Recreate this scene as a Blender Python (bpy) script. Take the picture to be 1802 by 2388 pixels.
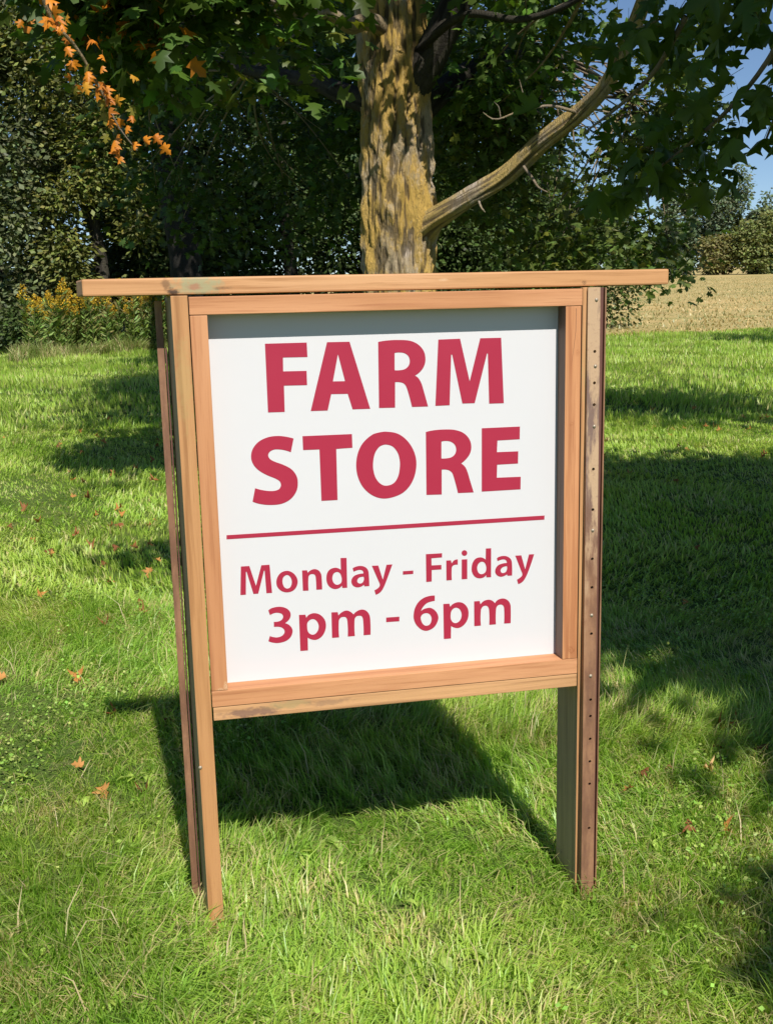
import bpy, bmesh, math
import numpy as np
from mathutils import Vector, Matrix, geometry

for o in list(bpy.data.objects):
    bpy.data.objects.remove(o)
scene = bpy.context.scene
COL = scene.collection
R = math.radians
rng = np.random.default_rng(11)

# ------------------------------------------------------------------ camera
# world frame: X along the sign (to the right), Y behind the sign, Z up, ground 0 at the sign
CAM = Vector((-0.460, -2.334, 1.471))
cd = bpy.data.cameras.new('camera')
cam = bpy.data.objects.new('camera', cd)
COL.objects.link(cam)
right = Vector((0.9804132, -0.19560789, -0.02296781))
down = Vector((-0.0601343, -0.18625456, -0.98065953))
fwd = Vector((0.18754688, 0.96283269, -0.19436917))
m = Matrix((right, -down, -fwd)).transposed().to_4x4()
m.translation = CAM
cam.matrix_world = m
cd.sensor_fit = 'HORIZONTAL'
cd.sensor_width = 36.0
cd.lens = 36.0 * 2446.5 / 1802.0
cd.clip_start = 0.05
cd.clip_end = 3000
scene.camera = cam

# ------------------------------------------------------------------ sky and sun
SUNV = Vector((-0.10, 1.0, -1.08)).normalized()
elev = math.asin(-SUNV.z)
azim = math.atan2(-SUNV.x, -SUNV.y)
world = bpy.data.worlds.new('World')
scene.world = world
world.use_nodes = True
wn = world.node_tree
wn.nodes.clear()
sky = wn.nodes.new('ShaderNodeTexSky')
sky.sky_type = 'NISHITA'
sky.sun_disc = False
sky.sun_elevation = elev
sky.sun_rotation = azim
sky.air_density = 0.8
sky.dust_density = 0.0
sky.ozone_density = 4.0
bg = wn.nodes.new('ShaderNodeBackground')
bg.inputs['Strength'].default_value = 0.078
wo = wn.nodes.new('ShaderNodeOutputWorld')
wn.links.new(sky.outputs[0], bg.inputs[0])
wn.links.new(bg.outputs[0], wo.inputs[0])
sd = bpy.data.lights.new('sun', 'SUN')
sd.energy = 5.0
sd.angle = R(0.53)
sd.color = (1.0, 0.955, 0.87)
sun = bpy.data.objects.new('sun', sd)
COL.objects.link(sun)
sun.rotation_euler = SUNV.to_track_quat('-Z', 'Y').to_euler()
sun.location = (1, -20, 25)

scene.view_settings.view_transform = 'Standard'
scene.view_settings.look = 'None'
scene.view_settings.exposure = 0.38
scene.view_settings.gamma = 1.0
scene.view_settings.use_curve_mapping = False
scene.cycles.max_bounces = 6
scene.cycles.diffuse_bounces = 3
scene.cycles.transparent_max_bounces = 8
scene.cycles.use_denoising = True

# ------------------------------------------------------------------ helpers
def tag(o, label=None, cat=None, group=None, kind=None):
    if label: o['label'] = label
    if cat: o['category'] = cat
    if group: o['group'] = group
    if kind: o['kind'] = kind
    return o

def link(o, parent=None):
    COL.objects.link(o)
    if parent is not None:
        o.parent = parent
    return o

def empty(name, loc=(0, 0, 0), rz=0.0):
    o = bpy.data.objects.new(name, None)
    o.empty_display_size = 0.1
    o.location = loc
    o.rotation_euler = (0, 0, rz)
    return link(o)

def new_mesh(name, verts, faces, mat=None, smooth=False):
    me = bpy.data.meshes.new(name)
    me.from_pydata([tuple(map(float, v)) for v in verts], [], faces)
    if mat: me.materials.append(mat)
    if smooth:
        me.polygons.foreach_set('use_smooth', [True] * len(me.polygons))
    me.update()
    return me

def mesh_np(name, V, F, mat=None, smooth=False, attrs=None):
    """V (n,3) float, F (m,k) int with fixed k, attrs {name: (type, array per vertex)}"""
    me = bpy.data.meshes.new(name)
    V = np.ascontiguousarray(V, dtype=np.float32)
    F = np.ascontiguousarray(F, dtype=np.int32)
    k = F.shape[1]
    me.vertices.add(len(V))
    me.vertices.foreach_set('co', V.ravel())
    me.loops.add(F.size)
    me.loops.foreach_set('vertex_index', F.ravel())
    me.polygons.add(len(F))
    me.polygons.foreach_set('loop_start', np.arange(0, F.size, k, dtype=np.int32))
    me.polygons.foreach_set('loop_total', np.full(len(F), k, dtype=np.int32))
    if smooth:
        me.polygons.foreach_set('use_smooth', np.ones(len(F), dtype=bool))
    if attrs:
        for an, (ty, arr) in attrs.items():
            a = me.attributes.new(an, ty, 'POINT')
            key = {'FLOAT': 'value', 'INT': 'value', 'FLOAT_VECTOR': 'vector', 'FLOAT_COLOR': 'color'}[ty]
            a.data.foreach_set(key, np.ascontiguousarray(arr).ravel())
    if mat: me.materials.append(mat)
    me.update(calc_edges=True)
    return me

def noise3(P, scale=1.0, seed=0, octaves=3):
    """cheap smooth pseudo noise in [-1,1] from sums of sines"""
    r = np.random.default_rng(seed)
    out = np.zeros(len(P)); amp = 1.0; tot = 0
    f = scale
    for _ in range(octaves):
        for _k in range(4):
            d = r.normal(size=3); d /= np.linalg.norm(d)
            out += amp * np.sin(P @ (d * f * (0.7 + 0.6 * r.random())) + r.random() * 6.28)
        tot += amp * 1.6
        amp *= 0.55; f *= 2.1
    return np.clip(out / tot, -1, 1)

def unit(v):
    return v / np.maximum(np.linalg.norm(v, axis=-1, keepdims=True), 1e-9)

def ground_z(x, y):
    t = np.maximum(0, np.asarray(y, dtype=float))
    x = np.asarray(x, dtype=float)
    base = 0.03 * t * t / (t + 1.5)
    w = np.clip((np.asarray(y) + 3) / 6, 0, 1)
    bumps = 0.012 * np.sin(x * 1.7 + 0.6) * np.sin(np.asarray(y) * 1.3 + 0.4) + 0.006 * np.sin(x * 4.1) * np.sin(np.asarray(y) * 3.3 + 1)
    return base + bumps * np.minimum(1, 0.4 + t * 0.1) - (0.045 * np.clip(x, -1, 3) + 0.030) * np.exp(-t * 0.3)

# ------------------------------------------------------------------ materials
class NT:
    def __init__(self, name):
        self.m = bpy.data.materials.new(name)
        self.m.use_nodes = True
        self.t = self.m.node_tree
        self.t.nodes.clear()
        self.out = self.n('ShaderNodeOutputMaterial')
    def n(self, ty, **kw):
        nd = self.t.nodes.new(ty)
        for k, v in kw.items():
            setattr(nd, k, v)
        return nd
    def l(self, a, b):
        self.t.links.new(a, b)
    def val(self, sock, v):
        if hasattr(v, 'is_linked') or isinstance(v, bpy.types.NodeSocket):
            self.l(v, sock)
        else:
            sock.default_value = v
    def math(self, op, a, b=0.0, c=None, clamp=False):
        nd = self.n('ShaderNodeMath', operation=op, use_clamp=clamp)
        self.val(nd.inputs[0], a); self.val(nd.inputs[1], b)
        if c is not None: self.val(nd.inputs[2], c)
        return nd.outputs[0]
    def mix(self, fac, a, b, blend='MIX'):
        nd = self.n('ShaderNodeMix', data_type='RGBA', blend_type=blend)
        self.val(nd.inputs[0], fac)
        self.val(nd.inputs[6], a if not isinstance(a, tuple) else (*a[:3], 1))
        self.val(nd.inputs[7], b if not isinstance(b, tuple) else (*b[:3], 1))
        return nd.outputs[2]
    def noise(self, vec, scale, detail=3, rough=0.55, dist=0.0):
        nd = self.n('ShaderNodeTexNoise')
        if vec is not None: self.l(vec, nd.inputs['Vector'])
        nd.inputs['Scale'].default_value = scale
        nd.inputs['Detail'].default_value = detail
        nd.inputs['Roughness'].default_value = rough
        nd.inputs['Distortion'].default_value = dist
        return nd.outputs[0]
    def smooth(self, v, lo, hi):
        nd = self.n('ShaderNodeMapRange', interpolation_type='SMOOTHSTEP')
        self.val(nd.inputs['Value'], v)
        nd.inputs['From Min'].default_value = lo
        nd.inputs['From Max'].default_value = hi
        return nd.outputs[0]
    def mapping(self, vec, scale=(1, 1, 1), loc=(0, 0, 0)):
        nd = self.n('ShaderNodeMapping')
        self.l(vec, nd.inputs['Vector'])
        nd.inputs['Scale'].default_value = scale
        self.val(nd.inputs['Location'], loc)
        return nd.outputs[0]
    def bsdf(self, col, rough=0.6, spec=0.4, bump=None, bump_d=0.002, bump_s=0.6, metal=0.0):
        b = self.n('ShaderNodeBsdfPrincipled')
        self.val(b.inputs['Base Color'], col if not isinstance(col, tuple) else (*col[:3], 1))
        self.val(b.inputs['Roughness'], rough)
        b.inputs['Specular IOR Level'].default_value = spec
        b.inputs['Metallic'].default_value = metal
        if bump is not None:
            bp = self.n('ShaderNodeBump')
            bp.inputs['Strength'].default_value = bump_s
            bp.inputs['Distance'].default_value = bump_d
            self.l(bump, bp.inputs['Height'])
            self.l(bp.outputs[0], b.inputs['Normal'])
        return b.outputs[0]
    def done(self, sh):
        self.l(sh, self.out.inputs['Surface'])
        return self.m

def leaf_material(name, transl=0.28, rough=0.5, spec=0.35, dark=0.35):
    t = NT(name)
    at = t.n('ShaderNodeAttribute', attribute_name='col')
    geo = t.n('ShaderNodeNewGeometry')
    n1 = t.noise(geo.outputs['Position'], 9.0, 2)
    c = t.mix(t.smooth(n1, 0.3, 0.7), at.outputs['Color'], t.mix(dark, at.outputs['Color'], (0.02, 0.03, 0.005)))
    b = t.bsdf(c, rough, spec)
    tr = t.n('ShaderNodeBsdfTranslucent')
    tc = t.mix(1.0, c, (1.5, 1.5, 0.6), 'MULTIPLY')
    t.l(tc, tr.inputs['Color'])
    mx = t.n('ShaderNodeMixShader')
    mx.inputs[0].default_value = transl
    t.l(b, mx.inputs[1]); t.l(tr.outputs[0], mx.inputs[2])
    return t.done(mx.outputs[0])

def wood_material(name, light, mid, dark, stains=(), ring=1.0, wear=0.0):
    sc = lambda c: (c[0] * 0.76, c[1] * 0.695, c[2] * 0.69)
    light, mid, dark = sc(light), sc(mid), sc(dark)
    stains = [(*s[:4], sc(s[4]), s[5]) for s in stains]
    ring = ring * 2.3
    t = NT(name)
    tc = t.n('ShaderNodeTexCoord')
    oi = t.n('ShaderNodeObjectInfo')
    off = t.n('ShaderNodeCombineXYZ')
    t.l(t.math('MULTIPLY', oi.outputs['Random'], 7.0), off.inputs[0])
    t.l(t.math('MULTIPLY', oi.outputs['Random'], 3.0), off.inputs[1])
    t.l(t.math('MULTIPLY', oi.outputs['Random'], 11.0), off.inputs[2])
    add = t.n('ShaderNodeVectorMath', operation='ADD')
    t.l(tc.outputs['Object'], add.inputs[0]); t.l(off.outputs[0], add.inputs[1])
    v = add.outputs[0]
    n_big = t.noise(t.mapping(v, (6, 6, 0.9)), 1.0, 3, 0.5, 0.3)
    # growth rings: distance bands warped by low frequency noise
    sx = t.n('ShaderNodeSeparateXYZ'); t.l(tc.outputs['Object'], sx.inputs[0])
    rr = t.math('ADD', t.math('MULTIPLY', sx.outputs[0], 190.0 * ring), t.math('MULTIPLY', n_big, 26.0))
    rr = t.math('ADD', rr, t.math('MULTIPLY', sx.outputs[1], 80.0 * ring))
    ringw = t.math('MULTIPLY', t.math('ADD', t.math('SINE', rr), 1.0), 0.5)
    ringw = t.math('POWER', ringw, 2.2)
    n_fib = t.noise(t.mapping(v, (300, 300, 7)), 1.0, 4, 0.65)
    n_mid = t.noise(t.mapping(v, (70, 70, 2.4)), 1.0, 4, 0.6)
    n_iso = t.noise(t.mapping(v, (90, 90, 60)), 1.0, 4, 0.6)
    c = t.mix(t.smooth(n_big, 0.40, 0.60), light, mid)
    c = t.mix(t.math('MULTIPLY', t.math('MULTIPLY', ringw, t.smooth(n_mid, 0.3, 0.65)), 0.5), c, dark)
    c = t.mix(t.math('MULTIPLY', t.smooth(n_mid, 0.50, 0.66), 0.55), c, dark)
    c = t.mix(t.math('MULTIPLY', t.smooth(n_fib, 0.52, 0.70), 0.45), c, dark)
    if wear:
        n_w = t.noise(t.mapping(v, (26, 26, 1.4)), 1.0, 4, 0.65)
        c = t.mix(t.math('MULTIPLY', t.smooth(n_w, 0.5, 0.66), wear), c, (0.16, 0.11, 0.09))
    for (cx, cz, rx, rz, colr, strength) in stains:
        dx = t.math('DIVIDE', t.math('SUBTRACT', sx.outputs[0], cx), rx)
        dz = t.math('DIVIDE', t.math('SUBTRACT', sx.outputs[2], cz), rz)
        d = t.math('SQRT', t.math('ADD', t.math('MULTIPLY', dx, dx), t.math('MULTIPLY', dz, dz)))
        d = t.math('ADD', d, t.math('MULTIPLY', t.math('SUBTRACT', n_iso, 0.5), 2.2))
        k = t.math('MULTIPLY', t.math('SUBTRACT', 1.0, t.smooth(d, 0.35, 1.25)), strength)
        if rx < 0.013 and rz < 0.013:
            k = t.math('MULTIPLY', k, t.math('ADD', 0.55, t.math('MULTIPLY', t.math('SINE', t.math('MULTIPLY', d, 14.0)), 0.45)))
        c = t.mix(k, c, colr)
    h = t.math('ADD', t.math('MULTIPLY', n_fib, 0.6), t.math('MULTIPLY', ringw, 0.4))
    return t.done(t.bsdf(c, 0.62, 0.3, h, 0.0012, 0.5))

WL, WM, WD = (0.72, 0.43, 0.20), (0.60, 0.33, 0.145), (0.36, 0.165, 0.06)
M = {}
M['cedar'] = wood_material('cedar_wood', (0.72, 0.385, 0.19), (0.62, 0.31, 0.14), (0.44, 0.19, 0.08), ring=0.55)
M['cedar_chip'] = wood_material('cedar_wood_chipped', (0.70, 0.37, 0.18), (0.61, 0.30, 0.135), (0.44, 0.19, 0.08), ring=0.5,
                                stains=[(0.014, -0.418, 0.006, 0.012, (0.8, 0.58, 0.36), 0.8), (0.002, -0.425, 0.010, 0.005, (0.8, 0.58, 0.36), 0.7)])
M['cedar_knot'] = wood_material('cedar_wood_knotted', (0.73, 0.38, 0.18), (0.62, 0.30, 0.13), (0.42, 0.17, 0.07), ring=0.7,
                                stains=[(0.002, -0.405, 0.012, 0.010, (0.36, 0.13, 0.05), 0.7), (0.0, 0.155, 0.008, 0.008, (0.4, 0.15, 0.06), 0.55), (0.010, 0.32, 0.006, 0.008, (0.42, 0.17, 0.07), 0.5)])
M['post'] = wood_material('treated_post_wood', (0.66, 0.385, 0.175), (0.58, 0.315, 0.13), (0.34, 0.165, 0.06), ring=0.75,
                          stains=[(0.0, 0.62, 0.02, 0.10, (0.50, 0.42, 0.17), 0.35)])
M['header'] = wood_material('header_wood', (0.75, 0.45, 0.225), (0.66, 0.37, 0.165), (0.42, 0.21, 0.08), ring=0.5,
                            stains=[(0.0, -0.425, 0.030, 0.055, (0.40, 0.42, 0.24), 0.85), (0.002, -0.432, 0.008, 0.016, (0.46, 0.20, 0.12), 0.7),
                                    (-0.004, -0.492, 0.014, 0.009, (0.30, 0.17, 0.08), 0.9), (0.012, -0.478, 0.008, 0.0135, (0.07, 0.045, 0.03), 0.95), (0.006, -0.372, 0.004, 0.02, (0.20, 0.12, 0.06), 0.7), (-0.002, 0.12, 0.003, 0.012, (0.9, 0.7, 0.45), 0.6),
                                    (0.010, 0.455, 0.006, 0.006, (0.16, 0.09, 0.04), 0.9)])
M['lower'] = wood_material('weathered_rail_wood', (0.70, 0.42, 0.20), (0.58, 0.34, 0.16), (0.40, 0.22, 0.10), ring=0.9,
                           stains=[(0.004, -0.36, 0.012, 0.075, (0.20, 0.12, 0.10), 0.75), (-0.006, -0.27, 0.010, 0.05, (0.40, 0.36, 0.17), 0.5), (-0.003, -0.17, 0.008, 0.06, (0.28, 0.18, 0.12), 0.5)])

M['grey_inner'] = wood_material('grey_inner_wood', (0.30, 0.215, 0.165), (0.25, 0.175, 0.13), (0.13, 0.09, 0.07), ring=0.8)
M['olive'] = wood_material('olive_treated_shaded_side', (0.55, 0.44, 0.27), (0.47, 0.37, 0.22), (0.28, 0.22, 0.13), ring=0.7)  # olive treated wood, with the shade on the left faces put into its tone
t = NT('white_sign_panel')
tc = t.n('ShaderNodeTexCoord')
nz = t.noise(tc.outputs['Object'], 3.0, 4)
c = t.mix(nz, (0.595, 0.585, 0.605), (0.57, 0.56, 0.58))
M['panel'] = t.done(t.bsdf(c, 0.32, 0.4, t.noise(tc.outputs['Object'], 22.0, 3), 0.0004, 0.25))

t = NT('crimson_vinyl')
tc = t.n('ShaderNodeTexCoord')
nz = t.noise(tc.outputs['Object'], 9.0, 4)
c = t.mix(nz, (0.325, 0.014, 0.043), (0.36, 0.022, 0.054))
M['vinyl'] = t.done(t.bsdf(c, 0.38, 0.5))

t = NT('rusty_painted_steel')
tc = t.n('ShaderNodeTexCoord')
sx = t.n('ShaderNodeSeparateXYZ'); t.l(tc.outputs['Object'], sx.inputs[0])
n1 = t.noise(t.mapping(tc.outputs['Object'], (30, 30, 6)), 1.0, 5, 0.65)
n2 = t.noise(tc.outputs['Object'], 90.0, 4, 0.6)
grad = t.smooth(t.math('ADD', sx.outputs[2], t.math('MULTIPLY', t.math('SUBTRACT', n1, 0.5), 0.9)), 0.75, 1.05)
low = t.mix(t.smooth(n1, 0.35, 0.65), (0.16, 0.078, 0.046), (0.29, 0.15, 0.082))
up = t.mix(t.smooth(n1, 0.42, 0.56), (0.18, 0.115, 0.092), (0.44, 0.295, 0.18))
c = t.mix(grad, low, up)
c = t.mix(t.math('MULTIPLY', t.smooth(n2, 0.55, 0.75), 0.5), c, (0.17, 0.085, 0.06))
M['rust'] = t.done(t.bsdf(c, 0.55, 0.4, n2, 0.0008, 0.5))
t = NT('dark_rusty_steel')
tc = t.n('ShaderNodeTexCoord')
n2 = t.noise(t.mapping(tc.outputs['Object'], (60, 60, 8)), 1.0, 5)
c = t.mix(n2, (0.07, 0.027, 0.022), (0.17, 0.075, 0.055))
M['rust_dark'] = t.done(t.bsdf(c, 0.6, 0.4, n2, 0.0008, 0.5))
t = NT('zinc_bolt')
tc = t.n('ShaderNodeTexCoord')
M['bolt'] = t.done(t.bsdf(t.mix(t.noise(tc.outputs['Object'], 200.0), (0.40, 0.34, 0.26), (0.22, 0.17, 0.12)), 0.4, 0.5, metal=0.3))

# bark
def bark_material(name, c_ridge, c_dark, lichen, lic_amt, pale):
    t = NT(name)
    tc = t.n('ShaderNodeTexCoord')
    v = tc.outputs['Object']
    at = t.n('ShaderNodeAttribute', attribute_name='relief')
    n1 = t.noise(t.mapping(v, (22, 22, 5)), 1.0, 6, 0.7, 0.6)
    n2 = t.noise(t.mapping(v, (70, 70, 22)), 1.0, 5, 0.7, 0.4)
    n3 = t.noise(t.mapping(v, (3.2, 3.2, 1.6)), 1.0, 4, 0.6)
    n4 = t.noise(t.mapping(v, (5, 5, 2.2), (4, 1, 2)), 1.0, 4, 0.6)
    c = t.mix(t.smooth(n1, 0.35, 0.65), c_ridge, tuple(0.72 * q for q in c_ridge))
    c = t.mix(t.math('MULTIPLY', t.smooth(n4, 0.52, 0.64), 0.8), c, pale)
    c = t.mix(t.math('MULTIPLY', t.smooth(t.math('ADD', n3, t.math('MULTIPLY', t.math('SUBTRACT', n2, 0.5), 0.35)), 0.40, 0.56), lic_amt), c, lichen)
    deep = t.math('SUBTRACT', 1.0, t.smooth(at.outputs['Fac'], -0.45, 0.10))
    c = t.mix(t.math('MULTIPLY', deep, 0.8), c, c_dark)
    c = t.mix(t.math('MULTIPLY', t.smooth(n2, 0.55, 0.68), 0.7), c, c_dark)
    h = t.math('ADD', n1, t.math('MULTIPLY', n2, 0.8))
    return t.done(t.bsdf(c, 0.85, 0.2, h, 0.035, 1.0))
M['bark'] = bark_material('maple_bark', (0.45, 0.355, 0.23), (0.085, 0.065, 0.04), (0.52, 0.335, 0.075), 0.88, (0.55, 0.45, 0.37))
M['bark_limb'] = bark_material('maple_limb_bark', (0.46, 0.37, 0.25), (0.12, 0.09, 0.06), (0.52, 0.36, 0.10), 0.75, (0.55, 0.46, 0.38))
M['bark_dark'] = bark_material('shaded_bark', (0.028, 0.025, 0.022), (0.012, 0.010, 0.009), (0.03, 0.028, 0.02), 0.3, (0.035, 0.03, 0.028))  # near-black: shade on the background trunks is put into the bark colour
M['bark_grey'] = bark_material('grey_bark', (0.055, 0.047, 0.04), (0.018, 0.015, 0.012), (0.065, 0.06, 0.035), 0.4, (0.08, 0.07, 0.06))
M['twig'] = bark_material('pale_twig_bark', (0.34, 0.27, 0.2), (0.12, 0.09, 0.06), (0.36, 0.27, 0.12), 0.5, (0.42, 0.36, 0.3))
M['leaf'] = leaf_material('maple_leaf', 0.34, 0.48, 0.28)
M['leaf_bg'] = leaf_material('tree_foliage', 0.22, 0.55, 0.3)
M['leaf_far'] = leaf_material('far_foliage', 0.3, 0.9, 0.05, 0.1)
M['flower'] = leaf_material('goldenrod_flower', 0.3, 0.7, 0.2)
M['dry_leaf'] = leaf_material('dry_leaf', 0.25, 0.6, 0.25)
M['weed'] = leaf_material('broad_weed_leaf', 0.35, 0.45, 0.4, 0.12)

# ground sheets
t = NT('lawn_soil')
geo = t.n('ShaderNodeNewGeometry')
p = geo.outputs['Position']
n1 = t.noise(p, 1.3, 4); n2 = t.noise(p, 45.0, 4, 0.7); n3 = t.noise(p, 7.0, 3)
c = t.mix(t.smooth(n1, 0.35, 0.65), (0.085, 0.15, 0.025), (0.13, 0.18, 0.04))
c = t.mix(t.math('MULTIPLY', t.smooth(n2, 0.45, 0.7), 0.6), c, (0.12, 0.105, 0.05))
c = t.mix(t.math('MULTIPLY', t.smooth(n3, 0.62, 0.75), 0.5), c, (0.20, 0.17, 0.085))
M['lawn'] = t.done(t.bsdf(c, 0.9, 0.1, n2, 0.03, 1.0))
t = NT('stubble_ground')
geo = t.n('ShaderNodeNewGeometry')
p = geo.outputs['Position']
n1 = t.noise(t.mapping(p, (0.05, 0.22, 0.2)), 1.0, 5, 0.6); n2 = t.noise(p, 3.0, 5, 0.7); n3 = t.noise(t.mapping(p, (0.15, 0.9, 0.5)), 1.0, 4)
c = t.mix(t.smooth(n1, 0.38, 0.62), (0.50, 0.36, 0.155), (0.37, 0.30, 0.125))
c = t.mix(t.math('MULTIPLY', t.smooth(n3, 0.50, 0.64), 0.8), c, (0.24, 0.235, 0.085))
c = t.mix(t.math('MULTIPLY', t.smooth(n2, 0.5, 0.75), 0.5), c, (0.30, 0.21, 0.10))
M['stubble'] = t.done(t.bsdf(c, 0.9, 0.1, n2, 0.1, 0.8))

def blade_material(name, cols, dry, dry_lo, dry_hi, transl=0.35, patch=0.9, rough=0.5):
    t = NT(name)
    geo = t.n('ShaderNodeNewGeometry')
    br = t.n('ShaderNodeAttribute', attribute_name='br')
    bt = t.n('ShaderNodeAttribute', attribute_name='bt')
    bv = t.n('ShaderNodeAttribute', attribute_name='bv')
    p = geo.outputs['Position']
    n1 = t.noise(p, patch, 3); n2 = t.noise(p, 5.0, 3, 0.6)
    c = t.mix(t.smooth(n1, 0.33, 0.67), cols[0], cols[1])
    c = t.mix(t.math('MULTIPLY', bv.outputs['Fac'], 0.8), c, cols[2])
    c = t.mix(t.math('MULTIPLY', t.smooth(br.outputs['Fac'], 0.6, 1.0), 0.5), c, cols[3])
    dm = t.math('ADD', t.math('MULTIPLY', n2, 0.62), t.math('MULTIPLY', bv.outputs['Fac'], 0.38))
    c = t.mix(t.smooth(dm, dry_lo, dry_hi), c, dry)
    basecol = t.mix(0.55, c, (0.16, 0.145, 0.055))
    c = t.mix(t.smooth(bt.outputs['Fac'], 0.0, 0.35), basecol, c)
    b = t.bsdf(c, rough, 0.5)
    tr = t.n('ShaderNodeBsdfTranslucent')
    t.l(t.mix(1.0, c, (1.35, 1.4, 0.7), 'MULTIPLY'), tr.inputs['Color'])
    mx = t.n('ShaderNodeMixShader'); mx.inputs[0].default_value = transl
    t.l(b, mx.inputs[1]); t.l(tr.outputs[0], mx.inputs[2])
    return t.done(mx.outputs[0])
M['grass'] = blade_material('grass_blades', [(0.29, 0.49, 0.055), (0.43, 0.57, 0.085), (0.20, 0.41, 0.055), (0.54, 0.64, 0.14)], (0.66, 0.56, 0.27), 0.545, 0.69, 0.42, rough=0.40)
M['straw'] = blade_material('straw_blades', [(0.62, 0.44, 0.20), (0.40, 0.345, 0.145), (0.66, 0.51, 0.26), (0.34, 0.33, 0.13)], (0.25, 0.26, 0.10), 0.47, 0.58, 0.2, 0.16)
M['tallgrass'] = blade_material('rank_grass', [(0.22, 0.33, 0.07), (0.30, 0.36, 0.10), (0.36, 0.34, 0.14), (0.18, 0.31, 0.06)], (0.55, 0.44, 0.25), 0.54, 0.68, 0.35)
M['grass_mid'] = blade_material('grass_blades_mid', [(0.34, 0.52, 0.060), (0.48, 0.60, 0.10), (0.26, 0.46, 0.06), (0.56, 0.65, 0.15)], (0.64, 0.57, 0.26), 0.57, 0.72, 0.42, rough=0.45)

# ------------------------------------------------------------------ ground sheets
def sheet(name, xs, ys, dz, mat):
    X, Y = np.meshgrid(xs, ys)
    V = np.stack([X, Y, ground_z(X, Y) + dz], -1).reshape(-1, 3)
    nx, ny = len(xs), len(ys)
    i = np.arange((ny - 1) * nx).reshape(ny - 1, nx)[:, :-1].ravel()
    F = np.stack([i, i + 1, i + nx + 1, i + nx], -1)
    o = bpy.data.objects.new(name, mesh_np(name, V, F, mat, True))
    link(o); tag(o, kind='structure')
    return o

def lawn_edge(x):
    """y of the far edge of the mown lawn"""
    w = np.clip((x - 6.5) / 3.0, 0, 1); w = w * w * (3 - 2 * w)
    return 36.0 + w * (21.6 + 0.12 * np.clip(x - 9.5, 0, 8) - 36.0) + 0.2 * np.sin(x * 0.9)

ys_f = np.concatenate([np.linspace(-60, 10, 20), np.linspace(12, 60, 40), np.linspace(65, 300, 40), np.linspace(330, 1500, 20)])
sheet('field', np.concatenate([np.linspace(-900, -60, 12), np.linspace(-50, 160, 70), np.linspace(180, 1200, 14)]), ys_f, -0.05, M['stubble'])
# the lawn: columns run from behind the camera to the far edge
xs = np.linspace(-40, 60, 160)
ts = np.concatenate([np.linspace(0, 0.62, 20), np.linspace(0.63, 1, 70)])
VX, VT = np.meshgrid(xs, ts)
VY = -40 + VT * (lawn_edge(VX) + 40)
V = np.stack([VX, VY, ground_z(VX, VY) - 0.004], -1).reshape(-1, 3)
V[:, 2] -= np.where(VT.ravel() > 0.999, 0.06, 0)
nx = len(xs); i = np.arange((len(ts) - 1) * nx).reshape(len(ts) - 1, nx)[:, :-1].ravel()
lawn = bpy.data.objects.new('lawn', mesh_np('lawn', V, np.stack([i, i + 1, i + nx + 1, i + nx], -1), M['lawn'], True))
link(lawn); tag(lawn, kind='structure')

# ------------------------------------------------------------------ the sign
def beam_mesh(name, w, d, length, mat, bev=0.0016, skew0=0.0, skew1=0.0):
    """box: x width, y depth, z length, centred; skew moves the back edge of the ends along z"""
    bm = bmesh.new()
    bmesh.ops.create_cube(bm, size=1.0)
    for v in bm.verts:
        back = v.co.y > 0
        v.co.x *= w; v.co.y *= d; v.co.z *= length
        if back:
            v.co.z += skew0 if v.co.z < 0 else skew1
    bmesh.ops.bevel(bm, geom=bm.edges[:], offset=bev, segments=2, affect='EDGES', profile=0.6)
    me = bpy.data.meshes.new(name)
    bm.to_mesh(me); bm.free()
    me.materials.append(mat)
    return me

sign = empty('farm_store_sign', (0, 0.05, 0))
tag(sign, 'wooden post sign with white board reading FARM STORE in crimson letters', 'sign')

def beam(name, x0, x1, y0, y1, z0, z1, mat, horiz=False, parent=sign, rz=0.0, bev=0.0016, tilt=0.0, **kw):
    cx, cy, cz = (x0 + x1) / 2, (y0 + y1) / 2, (z0 + z1) / 2
    if horiz:
        me = beam_mesh(name, z1 - z0, y1 - y0, x1 - x0, mat, bev, **kw)
        rot = (0, R(90) + tilt, 0)
    else:
        me = beam_mesh(name, x1 - x0, y1 - y0, z1 - z0, mat, bev, **kw)
        rot = (0, tilt, rz)
    o = bpy.data.objects.new(name, me)
    link(o, parent)
    o.location = Vector((cx, cy, cz)) - parent.location if parent is sign else Vector((cx, cy, cz))
    o.rotation_euler = rot
    return o

# posts (deep planks on edge); the left one stands slightly twisted
a = R(-5.2)
pl = beam('post', -0.4645, -0.4284, 0.0, 0.14, -0.12, 1.4992, M['post'])
ctr = Vector((-0.4465, 0.07, 0)); piv = Vector((-0.4284, 0.0, 0))
rel = ctr - piv
nc = piv + Vector((rel.x * math.cos(-a) - rel.y * math.sin(-a), rel.x * math.sin(-a) + rel.y * math.cos(-a), 0))
pl.rotation_euler = (0, 0, -a)
pl.location = (nc.x, nc.y - 0.05, (1.4992 - 0.12) / 2)
pr = beam('post', 0.4676, 0.5055, 0.0015, 0.142, -0.12, 1.4988, M['post'])
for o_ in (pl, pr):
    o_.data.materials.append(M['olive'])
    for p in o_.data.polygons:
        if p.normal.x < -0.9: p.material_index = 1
header = beam('header_rail', -0.6456, 0.6835, 0.008, 0.118, 1.5018, 1.5373, M['header'], True, bev=0.004, skew0=-0.021, skew1=0.0)
beam('frame_rail', -0.4265, 0.4668, 0.0, 0.060, 1.4578, 1.4962, M['cedar'], True)
beam('frame_rail', -0.4265, 0.4660, 0.001, 0.060, 0.5628, 0.6018, M['cedar'], True)
beam('frame_stile', -0.4262, -0.3889, 0.0006, 0.060, 0.6026, 1.4566, M['cedar_chip'])
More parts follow.
